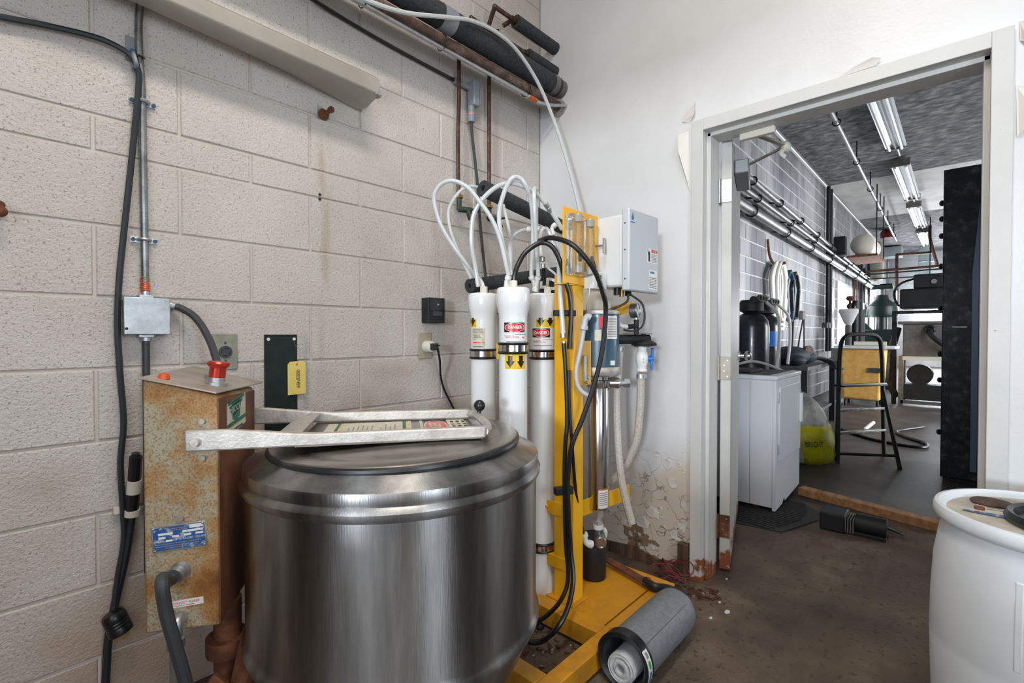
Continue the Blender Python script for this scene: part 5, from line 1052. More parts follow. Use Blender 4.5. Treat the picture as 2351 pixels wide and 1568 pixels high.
# hand saw like tool and red wire on the tray
ht = thing('blade_tool', 'rusty flat bar tool with a black handle lying across the yellow tray', 'tool', (1.80, .98, .08))
b0, b1 = V((1.8510, 1.1445, 0.1050)), V((1.7904, 0.9091, 0.1000)); b0.x = min(b0.x, 2.05)
hd = (b1 - b0).normalized(); hn = hd.cross(V((0, 0, 1))).normalized(); h2 = V((1.8357, 0.7765, 0.0850)) 
part('bar', 'rust_dark', ht, lambda m: m.obox((b0 + b1)/2, (b1 - b0)/2, hn*.020, V((0, 0, .004))), bevel=.001)
part('handle', 'black_rubber', ht, lambda m: (m.tube([b1 - hd*.02, b1 + hd*.03, (b1 + h2)/2 + V((0, 0, .004)), h2], (lambda t: .020 - .008*t), 10),))
part('red_button', 'red_plastic', ht, lambda m: m.cyl(b1 + V((0, 0, .012)), b1 + V((0, 0, .024)), .006, n=12))
rw = thing('red_wire', 'tangled dark red wire on the floor beside the door frame', 'wire', (2.02, .93, .02))
def wire(m):
    r_ = random.Random(9)
    for k in range(4):
        pts = []; c = V((1.99 + .02*k, .955 - .015*k, .05 + .012*k))
        for i in range(9):
            a = 2*math.pi*i/9; pts.append(c + V((.045*math.cos(a) + r_.uniform(-.01, .01), .07*math.sin(a) + r_.uniform(-.012, .012), .02*math.sin(a*2 + k) + r_.uniform(-.008, .008))))
        m.tube(pts, .0028, 6, 4, True)
part('strand', 'red_wire', rw, wire)
# flakes, rust crumbs and a stick on the floor
rng = random.Random(21); db = MB()
for k in range(260):
    if k < 150: c = V((rng.gauss(2.075, .05), rng.gauss(.85, .06), 0))
    else: c = V((rng.uniform(1.14, 1.40), rng.uniform(.92, 1.40), 0))
    if c.x > 2.11 or (c.x > 2.06 and .80 < c.y < .89): c.x = 2.05 - rng.uniform(0, .05)
    s = rng.uniform(.003, .010); a = rng.uniform(0, 6.3)
    db.obox(c + V((0, 0, s*.4)), (s*math.cos(a), s*math.sin(a), rng.uniform(-.3, .3)*s), (-s*.7*math.sin(a), s*.7*math.cos(a), 0), (0, 0, s*.35))
tag(db.build('floor_debris', 'debris', smooth=False), 'rust crumbs and dirt scattered at the foot of the door frame', 'debris', kind='stuff')
for k, q in enumerate(((1.9753, 0.6680, 0.0000), (1.8891, 0.7004, 0.0000), (2.0244, 0.7158, 0.0000), (2.2411, 0.7626, 0.0000))):
    c = V(q); s = (.016, .009, .008, .007)[k]
    tag(MB().prism([tuple(c + V((s*math.cos(a)*(1 + .3*math.sin(3*a + k)), .6*s*math.sin(a), .001))) for a in [i*math.pi/4 for i in range(8)]], (0, 0, .002)).build('paint_chip', 'paint_chip', smooth=False),
        ('largest white paint chip on the floor before the door', 'small paint chip left of the largest one on the floor', 'small paint chip above the largest one on the floor', 'tiny paint chip nearest the foot of the door frame')[k], 'paint chip', group='paint chips on the floor')
sd = V((1.4769, 1.0633, 0.0000)); se = V((1.4578, 0.9991, 0.0000))
tag(MB().beam(sd + V((0, 0, .008)), se + V((0, 0, .008)), .016, .012).build('wood_scrap', 'rotten_wood', bevel=.002), 'short grey wood scrap on the dirty floor inside the yellow base', 'wood')
tag(MB().lathe((1.3927, 1.1463, 0.0000), (0, 0, 1), [(.016, 0), (.016, .008), (.010, .010), (.008, .003), (.001, .003)], 18).build('rubber_washer', 'black_rubber'), 'small black rubber washer on the floor inside the yellow base', 'washer')

# ------------------------------------------------------------------ white plastic barrel
BC = V((1.690, -.172, 0))
ba = thing('plastic_barrel', 'white plastic barrel with a dirty sunken top in the right foreground', 'barrel', tuple(BC))
part('body', 'drum_white', ba, lambda m: m.lathe(BC, (0, 0, 1), [(.19, .0), (.208, .012), (.214, .05), (.222, .16), (.226, .27), (.2275, .335), (.2262, .345), (.2275, .355), (.226, .44), (.221, .535), (.212, .596), (.205, .628), (.2055, .632), (.219, .640), (.223, .648), (.223, .664), (.219, .672), (.211, .673), (.206, .668), (.203, .663), (.199, .659), (.196, .657), (.001, .655)], 72), ang=40)
for a in (-150, -110, 160, 205, 240):
    a_ = math.radians(a); d = V((math.cos(a_), math.sin(a_), 0)); s_ = V((-d.y, d.x, 0))
    part('panel_rib', 'drum_white', ba, lambda m: m.ring_sweep([[BC + d*(r - .004) - s_*.010 + V((0, 0, z)), BC + d*(r + .0006) - s_*.007 + V((0, 0, z)), BC + d*(r + .0006) + s_*.007 + V((0, 0, z)), BC + d*(r - .004) + s_*.010 + V((0, 0, z))] for z, r in ((.38, .2268), (.44, .226), (.52, .2222), (.57, .2172))]), bevel=.003)
part('top_disc', 'drum_top', ba, lambda m: m.lathe(BC, (0, 0, 1), [(.196, .6575), (.19, .659), (.001, .6595)], 48))
r2, f2v = V((.6794, -.7337, 0)), V((.7337, .6794, 0))
bl = lambda e: flat(BC + V((0, 0, .660 + e)), r2, f2v)
m = MB(); f = bl(.0006); m.add([f(-.13, .085), f(-.03, .155), f(.12, .10), f(.14, -.07), f(.02, -.11)], [(0, 4, 3, 2, 1)]); m.build('top_label', 'sticker_cream', ba, smooth=False)
m = MB(); f = bl(.0012); m.add([f(-.150, .083), f(-.140, .092), f(.055, -.055), f(.005, -.085)], [(0, 3, 2, 1)]); m.build('blue_stripe', 'blue_print', ba, smooth=False)
m = MB()
for k in range(9):
    o_ = .014*k; m.add([f(-.085 + o_, .090 + o_*.7), f(-.083 + o_, .093 + o_*.7), f(.065 + o_, -.017 + o_*.7), f(.063 + o_, -.020 + o_*.7)], [(0, 3, 2, 1)])
m.build('print_line', 'grey_line', ba, smooth=False)
part('bung', 'rust_dark', ba, lambda m: m.cyl(bl(.001)(-.10, .09), bl(.007)(-.10, .09), .010, n=14))
bd = tag(MB().lathe(bl(.001)(-.030, .130), (0, 0, 1), [(.040, 0), (.042, .003), (.039, .006), (.001, .007)], 28).build('rusty_disc', 'brown_disc'), 'flat rusty brown disc lying on the barrel top', 'disc')
bs = thing('black_strap', 'black curved plastic lid piece on the barrel top at the right edge', 'lid', tuple(bl(.0)(-.005, -.05)))
part('ring', 'black_rubber', bs, lambda m: m.lathe(bl(.003)(-.005, -.05), (0, 0, 1), [(.120, 0), (.125, .008), (.118, .022), (.108, .018), (.10, .004), (.001, .004)], 40))
part('blue_film', 'hose_blue', bs, lambda m: m.lathe(bl(.0075)(-.005, -.05), (0, 0, 1), [(.096, 0), (.07, .003), (.001, .004)], 24))

# ------------------------------------------------------------------ hall: things near the door
dr = thing('clothes_dryer', 'white clothes dryer with a torn lower front edge standing beyond the door', 'dryer', (3.55, 1.15, 0))
DX0, DX1, DY0, DY1, DZ = 3.26, 3.86, .825, 1.50, .845
part('cabinet', 'appliance_white', dr, lambda m: (m.box(DX0, DX1, DY0 + .02, DY1, .03, DZ - .03), m.prism([(DX0, DY0, .012), (DX0 + .16, DY0, .02), (DX0 + .20, DY0, .05), (DX0 + .23, DY0, .025), (DX1, DY0, .05), (DX1, DY0, DZ - .03), (DX0, DY0, DZ - .03)], (0, .02, 0))), bevel=.004)
part('side_seam', 'grey_line', dr, lambda m: (m.box(DX0 - .0008, DX0, .972, .975, .03, DZ - .04), m.box(DX0 - .0008, DX0, 1.12, 1.122, .08, .78)))
part('top', 'appliance_white', dr, lambda m: m.box(DX0 - .006, DX1 + .006, DY0 - .008, DY1, DZ - .03, DZ), bevel=.008)
part('dusty_top', 'appliance_dark', dr, lambda m: m.box(DX0 + .03, DX1 - .03, DY0 + .05, DY1 - .02, DZ, DZ + .002))
dd = part('front_door', 'appliance_white', dr, lambda m: m.box(DX0 + .045, DX1 - .03, DY0 - .012, DY0 + .002, .31, DZ - .07), bevel=.010)
part('door_hinge', 'zinc', dd, lambda m: (m.box(DX0 + .036, DX0 + .046, DY0 - .010, DY0, .36, .42), m.box(DX0 + .036, DX0 + .046, DY0 - .010, DY0, .68, .74)))
part('door_handle', 'white_plastic', dd, lambda m: m.box(DX1 - .085, DX1 - .055, DY0 - .032, DY0 - .010, .50, .70), bevel=.008)
part('foot', 'rust_dark', dr, lambda m: [m.cyl((x, y, 0), (x, y, .035), .018, n=10) for x in (DX0 + .06, DX1 - .06) for y in (.95, 1.44)])
tag(MB().box(3.36, 3.62, 1.0, 1.32, DZ + .003, DZ + .022).build('black_tray', 'black_matte', bevel=.004), 'flat black tray lying on top of the white dryer', 'tray')
tk0 = [(4.81, 1.43, .15, 'front black water softener tank with pipe heads behind the dryer'), (5.36, 1.47, .15, 'rear black water softener tank with a blue stripe behind the dryer')]
for i, (x, y, r, lb) in enumerate(tk0):
    t = thing('softener_tank', lb, 'tank', (x, y, 0), 'black softener tanks')
    part('tank', 'tank_black', t, lambda m: m.lathe((x, y, 0), (0, 0, 1), [(r*.9, 0), (r, .03), (r, 1.16), (r*.94, 1.22), (r*.75, 1.27), (r*.45, 1.295), (.05, 1.30)], 36))
    part('valve_head', 'black_matte', t, lambda m: (m.lathe((x, y, 1.295), (0, 0, 1), [(.06, 0), (.10, .02), (.105, .09), (.09, .12), (.001, .13)], 22), m.cyl((x - .12, y - .05, 1.415), (x + .12, y - .05, 1.415), .03, n=14)))
    part('head_port', 'appliance_dark', t, lambda m: [m.lathe((x - .10 + .08*k, y - .09, 1.425), (-.3, -1, 0), [(.030, 0), (.032, .02), (.020, .022), (.018, .005)], 16) for k in range(3)])
    part('brine_hose', 'hose_white', t, lambda m: m.tube([(x + .10, y - .10, 1.40), (x + .12, y - .19, 1.28), (x + .10, y - .21, 1.05), (x + .06, y - .20, .80)], .014, 8))
    if i: part('blue_stripe', 'valve_blue', t, lambda m: m.lathe((x, y, 0), (0, 0, 1), [(r + .001, .98), (r + .0015, .98), (r + .0015, 1.13), (r + .001, 1.13)], 36))
# hose coils on the wall
hk = thing('white_hose_coil', 'coil of white hose hanging on the sooty block wall', 'hose', (7.2, 1.80, 1.3))
def coil(m, x, y, zt, zb, w2, r, n, seed):
    q = random.Random(seed)
    for k in range(n):
        dx = q.uniform(-.10, .10); b = zb + q.uniform(-.08, .10); ww = w2*q.uniform(.7, 1.0); yy = y + .03*(k % 3) - .03
        m.tube([(x + dx, yy, zt), (x + dx + ww, yy, zt - .18), (x + dx + ww, yy, (zt + b)/2), (x + dx + ww*.6, yy, b), (x + dx, yy, b - .04), (x + dx - ww*.6, yy, b), (x + dx - ww, yy, (zt + b)/2), (x + dx - ww, yy, zt - .18)], r, 7, 4, True)
part('loops', 'hose_white', hk, lambda m: coil(m, 7.20, 1.80, 2.06, 1.25, .26, .020, 12, 2))
part('hook', 'rust_dark', hk, lambda m: (m.cyl((7.2, 1.90, 2.02), (7.2, 1.72, 2.05), .02, n=10), m.tube([(6.98, 1.88, 2.35), (6.98, 1.86, 2.15), (7.0, 1.82, 2.04), (7.2, 1.80, 2.02)], .016, 8)))
for nm, mt, x, lb, zb in (('blue_hose_coil', 'hose_blue', 7.62, 'single loop of blue hose beside the white coil', 1.28), ('black_hose_coil', 'black_rubber', 7.90, 'single loop of black hose beside the blue one', 1.32)):
    t = thing(nm, lb, 'hose', (x, 1.78, 1.3)); part('loop', mt, t, lambda m: coil(m, x, 1.79, 1.98, zb, .20, .020, 2, 5))
    part('hook', 'rust_dark', t, lambda m: m.cyl((x, 1.90, 1.97), (x, 1.74, 1.99), .014, n=8))
t = thing('black_drain_hose', 'long black hose hanging straight down beside the coils', 'hose', (8.05, 1.84, 0)); part('hose', 'black_rubber', t, lambda m: m.tube([(8.0, 1.80, 1.9), (8.08, 1.82, 1.5), (8.06, 1.83, 1.0), (8.0, 1.83, .6), (8.0, 1.83, .02)], .022, 8))

# pipes along the hall wall
def runpipe(nm, lb, mat, p0, p1, r, ties):
    t = thing(nm, lb, 'pipe', p0, 'pipes along the hall wall'); p0, p1 = V(p0), V(p1)
    part('pipe', mat, t, lambda m: m.cyl(p0, p1, r, n=14))
    for k in range(ties):
        c = p0 + (p1 - p0)*((k + .5)/ties); part('hanger', 'black_matte', t, lambda m: (m.torus(c, p1 - p0, r + .012, .010, 14, 6), m.cyl(c, (c.x - .05, HY, c.z + .02), .012, n=6)))
runpipe('upper_wall_pipe', 'upper silver pipe along the hall wall', 'galvanised', (5.4383, 1.7800, 2.8850), (15.5992, 1.7800, 2.5453), .034, 9)
runpipe('middle_wall_pipe', 'middle silver pipe along the hall wall', 'galvanised', (5.4416, 1.7800, 2.7194), (16.0193, 1.7800, 2.4877), .030, 7)
runpipe('lower_wall_pipe', 'lowest and thickest silver pipe along the hall wall', 'galvanised', (5.1874, 1.7600, 2.5103), (16.7343, 1.7600, 2.3495), .052, 8)
for p, lb in ((V((10.6532, 1.8400, 3.5917)), 'left dark vertical conduit on the hall wall'), (V((10.8976, 1.8400, 3.6410)), 'right dark vertical conduit on the hall wall')):
    t = thing('vertical_conduit', lb, 'conduit', (p.x, 1.84, .7), 'dark conduits on the hall wall')
    part('conduit', 'machine_black', t, lambda m: m.cyl((p.x, 1.84, .78), (p.x, 1.84, 3.85), .032, n=12)); part('bracket', 'machine_grey', t, lambda m: m.box(p.x - .12, p.x + .12, 1.82, 1.893, 1.22, 1.32))
for k, p in enumerate((V((13.3270, 1.8200, 1.7664)), V((13.6945, 1.8200, 1.7827)), V((14.0804, 1.8200, 1.7998)), V((14.4862, 1.8200, 1.8179)), V((14.9134, 1.8200, 1.8368)), V((15.7582, 1.8200, 1.8743)))):
    t = thing('thin_conduit', ('first', 'second', 'third', 'fourth', 'fifth', 'sixth')[k] + ' thin vertical pipe from the door in the group before the bright windows', 'pipe', (p.x, 1.82, .9), 'thin pipes before the bright windows')
    part('pipe', 'copper' if k == 1 else 'machine_black', t, lambda m: m.cyl((p.x, 1.80, 1.2), (p.x, 1.80, 2.75 + .3*(k % 2)), .028, n=10)); part('clip', 'machine_grey', t, lambda m: m.box(p.x - .05, p.x + .05, 1.80, 1.90, 1.9, 1.95))
sp = thing('sprinkler_pipe', 'long silver pipe hung under the hall ceiling on thin rods', 'pipe', (6.4, 1.12, 3.6))
a, b = V((5.6, 1.08, 3.60)), V((16.5, 1.30, 3.60)); part('pipe', 'galvanised', sp, lambda m: m.cyl(a, b, .024, n=14))
for k in range(6):
    c = a + (b - a)*((k + .7)/6.2); part('hanger_rod', 'machine_black', sp, lambda m: (m.cyl(c, c + V((0, 0, .30)), .009, n=6), m.torus(c, b - a, .040, .008, 14, 5)))
# ceiling lights
for k, (xa, xb) in enumerate(((6.35, 8.92), (9.85, 12.45), (13.2, 15.8), (16.6, 19.2))):
    t = thing('fluorescent_fixture', ('nearest', 'second', 'third', 'farthest')[k] + ' fluorescent fixture in the row under the hall ceiling', 'light fixture', (xa, .74, 3.72), 'fluorescent fixtures of the hall')
    y = .72 + .02*k
    part('housing', 'reflector', t, lambda m: m.prism([(xa, y - .125, 3.80), (xa, y - .11, 3.77), (xa, y - .035, 3.80), (xa, y, 3.76), (xa, y + .035, 3.80), (xa, y + .11, 3.77), (xa, y + .125, 3.80), (xa, y + .07, 3.86), (xa, y - .07, 3.86)], (xb - xa, 0, 0)))
    for q in (-.07, .07): part('tube', 'tube_glass', t, lambda m: m.cyl((xa + .03, y + q, 3.755), (xb - .03, y + q, 3.755), .019, n=12))
    for xe in (xa, xb): part('end_box', 'machine_grey', t, lambda m: m.box(xe - .02, xe + .02, y - .125, y + .125, 3.76, 3.87))
    part('hanger', 'galvanised', t, lambda m: (m.cyl((xb + .02, y, 3.84), (xb + .60, y, 3.84), .016, n=8), m.cyl((xa + .3, y, 3.85), (xa + .3, y, 3.91), .012, n=6), m.cyl((xb - .3, y, 3.85), (xb - .3, y, 3.91), .012, n=6)))
# black steel cabinet just inside the hall on the right
bcab = thing('black_cabinet', 'tall black speckled steel cabinet right behind the doorway', 'cabinet', (5.2, -.35, 0))
part('carcass', 'cabinet_black', bcab, lambda m: m.box(4.86, 5.5, -.95, .108, .03, 2.325), bevel=.006)
part('door_panel', 'cabinet_black', bcab, lambda m: m.box(4.845, 4.86, -.93, -.09, .08, 2.28), bevel=.003)
part('edge_strip', 'cabinet_blue', bcab, lambda m: m.prism([(4.842, -.09, .10), (4.842, -.055, .10), (4.842, -.055, 1.55), (4.842, -.09, 2.05)], (.02, 0, 0)))
part('latch', 'galvanised', bcab, lambda m: m.box(4.835, 4.86, -.03, .05, 1.148, 1.160))
def bolts(m):
    for z in (.35, .75, .95, 1.30, 1.62, 1.85, 1.98, 2.10): m.sphere((4.96, .118, z), .022, 8, 6, (1.4, .8, 1))
part('side_fitting', 'machine_black', bcab, bolts)
part('plinth', 'machine_black', bcab, lambda m: m.box(4.88, 5.48, -.93, .09, 0, .03))
# plank, mat and a small pump on the floor
pk = tag(MB().beam((3.79, .80, .027), (3.595, .05, .027), .075, .052).build('floor_plank', 'wood', bevel=.003), 'long bare wooden plank lying across the hall floor', 'plank')
mt_ = thing('rubber_mat', 'ribbed black rubber mat under the dryer corner', 'mat', (3.25, 1.0, 0))
part('sheet', 'mat_rubber', mt_, lambda m: m.prism([(2.93, 1.05, .0), (2.98, .72, .0), (3.40, .58, .0), (3.66, .80, .0), (3.55, 1.5, .0), (3.1, 1.5, .0)], (0, 0, .005)))
def ribs(m):
    for k in range(20):
        t = k/19; x = 3.0 + .58*t; m.obox((x, .78 - .10*math.sin(t*2.6) + .20, .0065), (.006, 0, 0), (.02, .20, 0), (0, 0, .003))
part('rib', 'mat_rubber', mt_, ribs)
fp_ = thing('floor_pump', 'small black motor lying on the floor before the plank', 'pump', (3.30, .45, 0))
pc0 = V((3.2640, 0.4800, 0.0500))
part('motor_block', 'machine_black', fp_, lambda m: (m.box(pc0.x - .08, pc0.x + .08, pc0.y - .02, pc0.y + .10, .002, .10),), bevel=.008)
part('fin', 'machine_grey', fp_, lambda m: [m.box(pc0.x - .07, pc0.x + .07, pc0.y - .06 + .012*k, pc0.y - .054 + .012*k, .012, .085) for k in range(4)])
part('round_housing', 'machine_black', fp_, lambda m: (m.cyl((pc0.x, pc0.y - .20, .055), (pc0.x, pc0.y - .06, .055), .053, n=20), m.box(pc0.x - .06, pc0.x + .06, pc0.y - .20, pc0.y - .06, 0, .02)), bevel=.003)
part('cord', 'black_rubber', fp_, lambda m: m.tube([(pc0.x, pc0.y - .20, .06), (pc0.x + .05, pc0.y - .26, .03), (pc0.x + .14, pc0.y - .22, .012), (pc0.x + .12, pc0.y - .08, .012), (pc0.x + .16, pc0.y, .012)], .006, 6))

# bag, bench, ladder, cart
bg = thing('salt_bag', 'slumped yellow and grey plastic bag with black lettering beside the dryer', 'bag', (4.92, .93, 0))
bcx, bcy = 4.90, .97
def bagm(m, z0, z1, e=0):
    n = 24; prof = [(.205, .0), (.255, .05), (.275, .16), (.265, .28), (.235, .38), (.18, .48), (.12, .55), (.05, .595)]
    rings = []
    for k in range(15):
        z = z0 + (z1 - z0)*k/14; r = prof[-1][0]
        for (ra, za), (rb, zb) in zip(prof, prof[1:]):
            if za <= z <= zb: r = ra + (rb - ra)*(z - za)/(zb - za)
        rings.append([V((bcx - .10*z + (r + e)*math.cos(2*math.pi*i/n)*(1 + .05*math.sin(i*3 + z*20)), bcy + .12*z + .75*(r + e)*math.sin(2*math.pi*i/n)*(1 + .05*math.sin(i*5 + z*30)), z)) for i in range(n)])
    m.ring_sweep(rings)
part('lower_bag', 'bag_yellow', bg, lambda m: bagm(m, .001, .33)); part('upper_bag', 'bag_grey', bg, lambda m: bagm(m, .33, .595))
def bagf(s, t):
    a0 = math.atan2(-bcy, -bcx) + .30; z = t; r = .280; a = a0 + s/r
    return V((bcx - .10*z + (r + .012)*math.cos(a), bcy + .12*z + .75*(r + .018)*math.sin(a), z))
text('BRIGHT', .065, 'ink', lambda x, y: bagf(x + .01, y + .185), bg, 'lettering', stretch=.75)
m = MB(); strip(m, bagf, -.16, -.11, .33, .03, 4); m.build('grey_stripe', 'bag_grey', bg, smooth=False)
tag(part('loose_hose', 'hose_white', None, lambda m: m.tube([(3.9, 1.30, .86), (4.2, 1.22, .88), (4.55, 1.12, .80), (4.75, 1.05, .70), (4.82, 1.03, .60), (4.84, 1.05, .565)], .011, 8)), 'thin white hose arching from the bench down to the yellow bag', 'hose')
wbn = thing('work_bench', 'dark steel work bench against the hall wall behind the tanks', 'bench', (6.2, 1.5, 0))
part('bench_top', 'appliance_dark', wbn, lambda m: m.box(5.75, 7.4, 1.16, 1.86, .72, .76), bevel=.003)
for x in (5.8, 7.3):
    for y in (1.20, 1.80): part('leg', 'machine_black', wbn, lambda m: m.box(x - .03, x + .03, y - .03, y + .03, 0, .72))
part('lower_shelf', 'appliance_dark', wbn, lambda m: m.box(5.8, 7.3, 1.2, 1.8, .2, .23))
cj = thing('dark_jacket', 'dark blue crumpled cloth heap with a round disc on the bench', 'cloth', (6.2, 1.35, .76))
part('heap', 'denim_dark', cj, lambda m: (m.sphere((6.10, 1.40, .86), .17, 14, 9, (1.4, 1.1, .65)), m.sphere((6.35, 1.32, .84), .13, 12, 8, (1.3, 1, .6)), m.sphere((5.9, 1.30, .82), .10, 12, 8, (1.2, 1, .6))))
part('disc', 'brown_disc', cj, lambda m: m.cyl((6.15, 1.26, .92), (6.12, 1.22, .925), .05, n=16))
wbx = thing('wire_bundle', 'bundle of dark cables with shiny ends hanging over the bench edge', 'cables', (6.5, 1.15, .77))
part('cables', 'cable_dark', wbx, lambda m: [m.tube([(6.2 + .1*k, 1.35, .80 + .03*(k % 3)), (6.4 + .08*k, 1.22, .84 - .01*k), (6.5 + .06*k, 1.08, .80 - .02*k), (6.45 + .08*k, 1.02, .74 - .01*k)], .014, 6) for k in range(6)])
part('shiny_end', 'steel_polished', wbx, lambda m: [m.tube([(6.5 + .06*k, 1.10, .83 - .02*k), (6.55 + .07*k, 1.02, .78 - .015*k)], .012, 6) for k in range(3)])
t = thing('wall_socket', 'dark wall socket box with two hanging cords on the hall wall', 'outlet', (9.3, 1.88, 1.3)); p = V((8.8437, 1.8800, 1.4028))
part('box', 'machine_grey', t, lambda m: m.box(p.x - .08, p.x + .08, 1.84, 1.895, p.z - .07, p.z + .07), bevel=.005)
part('cord', 'machine_black', t, lambda m: (m.tube([(p.x - .03, 1.85, p.z - .06), (p.x - .35, 1.84, p.z - .45), (p.x - .55, 1.82, p.z - .75)], .012, 6), m.tube([(p.x + .03, 1.85, p.z - .06), (p.x + .02, 1.84, p.z - .7)], .012, 6)))

ld = thing('step_ladder', 'black folding step ladder with a rounded hand rail in the middle of the hall', 'ladder', (5.1, .65, 0))
fa_, fb_ = V((5.0188, 0.7868, 0.0000)), V((5.5100, 0.5024, 0.0000)); fcx = V((5.0439, 0.3571, 0.0000)); fdx = V((4.9410, 0.7650, 0.0000))
lean = V((.02, .03, 0)); r2_ = V((.6794, -.7337, 0)); topa, topb = fa_ + r2_*.07 + V((.05, .05, .98)), fb_ - r2_*.01 + V((.02, .02, .98)); midt = (topa + topb)/2 + V((0, 0, .12))
part('hoop_rail', 'machine_black', ld, lambda m: m.tube([fa_, fa_ + (topa - fa_)*.5, topa - V((0, 0, .05)), topa + (midt - topa)*.22 + V((0, 0, .07)), midt, topb + (midt - topb)*.22 + V((0, 0, .07)), topb - V((0, 0, .05)), fb_ + (topb - fb_)*.5, fb_], .018, 10, 6))
for h_, nm in ((.66, 'upper_step'), (.44, 'middle_step'), (.24, 'lower_step')):
    q1, q2 = fa_ + (topa - fa_)*h_, fb_ + (topb - fb_)*h_
    part(nm, 'galvanised' if nm != 'upper_step' else 'machine_black', ld, lambda m: m.beam(q1, q2, .10 if nm == 'upper_step' else .05, .02), bevel=.003)
    if nm == 'upper_step': part('step_edge', 'cream_plastic', ld, lambda m: m.beam(q1 + V((-.04, -.03, .012)), q2 + V((-.04, -.03, .012)), .01, .012))
part('rear_leg', 'machine_black', ld, lambda m: m.tube([fb_ + (topb - fb_)*.62, fcx], .016, 10)); part('rear_leg', 'machine_black', ld, lambda m: m.tube([fa_ + (topa - fa_)*.62, fdx + V((0, 0, 0))], .016, 10))
part('leg_brace', 'machine_black', ld, lambda m: m.tube([fdx + (fa_ + (topa - fa_)*.62 - fdx)*.12, fcx + (fb_ + (topb - fb_)*.62 - fcx)*.15], .012, 8))
ct = thing('laundry_cart', 'square yellow fabric laundry cart behind the step ladder', 'cart', (9.0, 1.05, 0))
cc = V((9.0, 1.117, 0)); r2_, f2_v = V((0, -1, 0)), V((1, 0, 0))
def cv(a, d, z): return cc + r2_*a + f2_v*d + V((0, 0, z))
part('bin', 'cart_yellow', ct, lambda m: m.hexa([cv(-.24, 0, .10), cv(.24, 0, .10), cv(.24, .5, .10), cv(-.24, .5, .10), cv(-.28, -.02, .88), cv(.28, -.02, .88), cv(.28, .54, .88), cv(-.28, .54, .88)]), bevel=.04, seg=3)
part('rim', 'hall_white', ct, lambda m: m.hexa([cv(-.34, -.06, .88), cv(.42, -.06, .88), cv(.42, .58, .88), cv(-.34, .58, .88), cv(-.34, -.06, .92), cv(.42, -.06, .92), cv(.42, .58, .92), cv(-.34, .58, .92)]), bevel=.01)
part('side_post', 'olive_plate', ct, lambda m: (m.hexa([cv(-.40, .1, .06), cv(-.29, .1, .06), cv(-.29, .5, .06), cv(-.40, .5, .06), cv(-.40, .1, .88), cv(-.29, .1, .88), cv(-.29, .5, .88), cv(-.40, .5, .88)]),))
part('patch', 'appliance_dark', ct, lambda m: m.obox(cv(.17, -.022, .56), r2_*.08, f2_v*.004, (0, 0, .035)))
for a, d in ((-.2, .05), (.2, .05), (.2, .45), (-.2, .45)): part('caster', 'black_rubber', ct, lambda m: m.cyl(cv(a - .012, d, .05), cv(a + .012, d, .05), .05, n=14))
tag(part('rolled_paper', 'cream_plastic', None, lambda m: m.cyl(cv(-.1, .1, .955), cv(.30, .12, .955), .035, n=12)), 'white rolled sheet lying on the rim of the yellow cart', 'roll')

# machines farther down the hall
def camv(o): return lambda a, d, z: V(o) + V((d, -a, z))
pm = thing('steam_press', 'grey steel pressing machine on a pipe frame with black head units', 'machine', (9.3, .35, 0))
pv = camv((9.65, .25, 0))       # front left foot region, depth about 6.9
def hx(m, a0, a1, d0, d1, z0, z1): m.hexa([pv(a0, d0, z0), pv(a1, d0, z0), pv(a1, d1, z0), pv(a0, d1, z0), pv(a0, d0, z1), pv(a1, d0, z1), pv(a1, d1, z1), pv(a0, d1, z1)])
OFF = -.02
part('cabinet', 'machine_grey', pm, lambda m: hx(m, -.42, .45, .05, .55, .76, 1.26), bevel=.01)
part('cabinet_top', 'machine_grey', pm, lambda m: hx(m, -.48, .47, .0, .6, 1.26, 1.30), bevel=.004)
part('black_hopper', 'machine_black', pm, lambda m: (hx(m, -.46, .47, .0, .55, 1.50, 1.80), hx(m, -.30, .46, .05, .5, 1.80, 2.02)), bevel=.02)
part('hopper_badge', 'zinc', pm, lambda m: m.cyl(pv(-.06, .049, 1.90), pv(-.06, .04, 1.90), .035, n=16))
part('top_frame', 'machine_black', pm, lambda m: (hx(m, -.56, .47, .1, .16, 1.42, 1.47), hx(m, -.56, -.50, .1, .16, 0, 1.42)), bevel=.004)
for a in (-.44, .44):
    for d in (.08, .52): part('leg', 'galvanised', pm, lambda m: hx(m, a - .03, a + .03, d - .03, d + .03, 0, .76))
part('foot_rail', 'galvanised', pm, lambda m: hx(m, -.44, .44, .05, .10, .02, .07)); part('upper_rail', 'cream_plastic', pm, lambda m: hx(m, -.42, .40, .03, .05, .70, .76))
part('motor', 'machine_black', pm, lambda m: (m.cyl(pv(-.22, .2, .47), pv(-.22, .5, .47), .16, n=20), m.cyl(pv(.20, .2, .47), pv(.20, .5, .47), .14, n=20), hx(m, -.40, .42, .12, .5, .08, .32)))
part('vacuum_hose', 'black_rubber', pm, lambda m: (m.tube([pv(-.10, .04, 1.17), pv(-.08, -.02, 1.08), pv(.08, -.02, .92), pv(.26, .03, .80)], .035, 10), m.torus(pv(-.10, .045, 1.17), f2_v, .05, .02, 16, 8)))
part('loop_hose', 'black_rubber', pm, lambda m: m.tube([pv(-.30, .2, 1.97), pv(-.46, .15, 1.90), pv(-.54, .12, 1.75), pv(-.50, .12, 1.58), pv(-.46, .12, 1.55)], .016, 8))
part('drain_hose', 'hose_dirty', pm, lambda m: m.tube([pv(-.50, .3, 1.2), pv(-.56, .2, .9), pv(-.62, .15, .65), pv(-.60, .2, .35), pv(-.52, .3, .10)], .05, 10))
gm = thing('green_press_machine', 'dark green machine with a round head at the far end of the hall', 'machine', (13.0, 1.1, 0))
gv = camv((12.20, 1.22, 0))
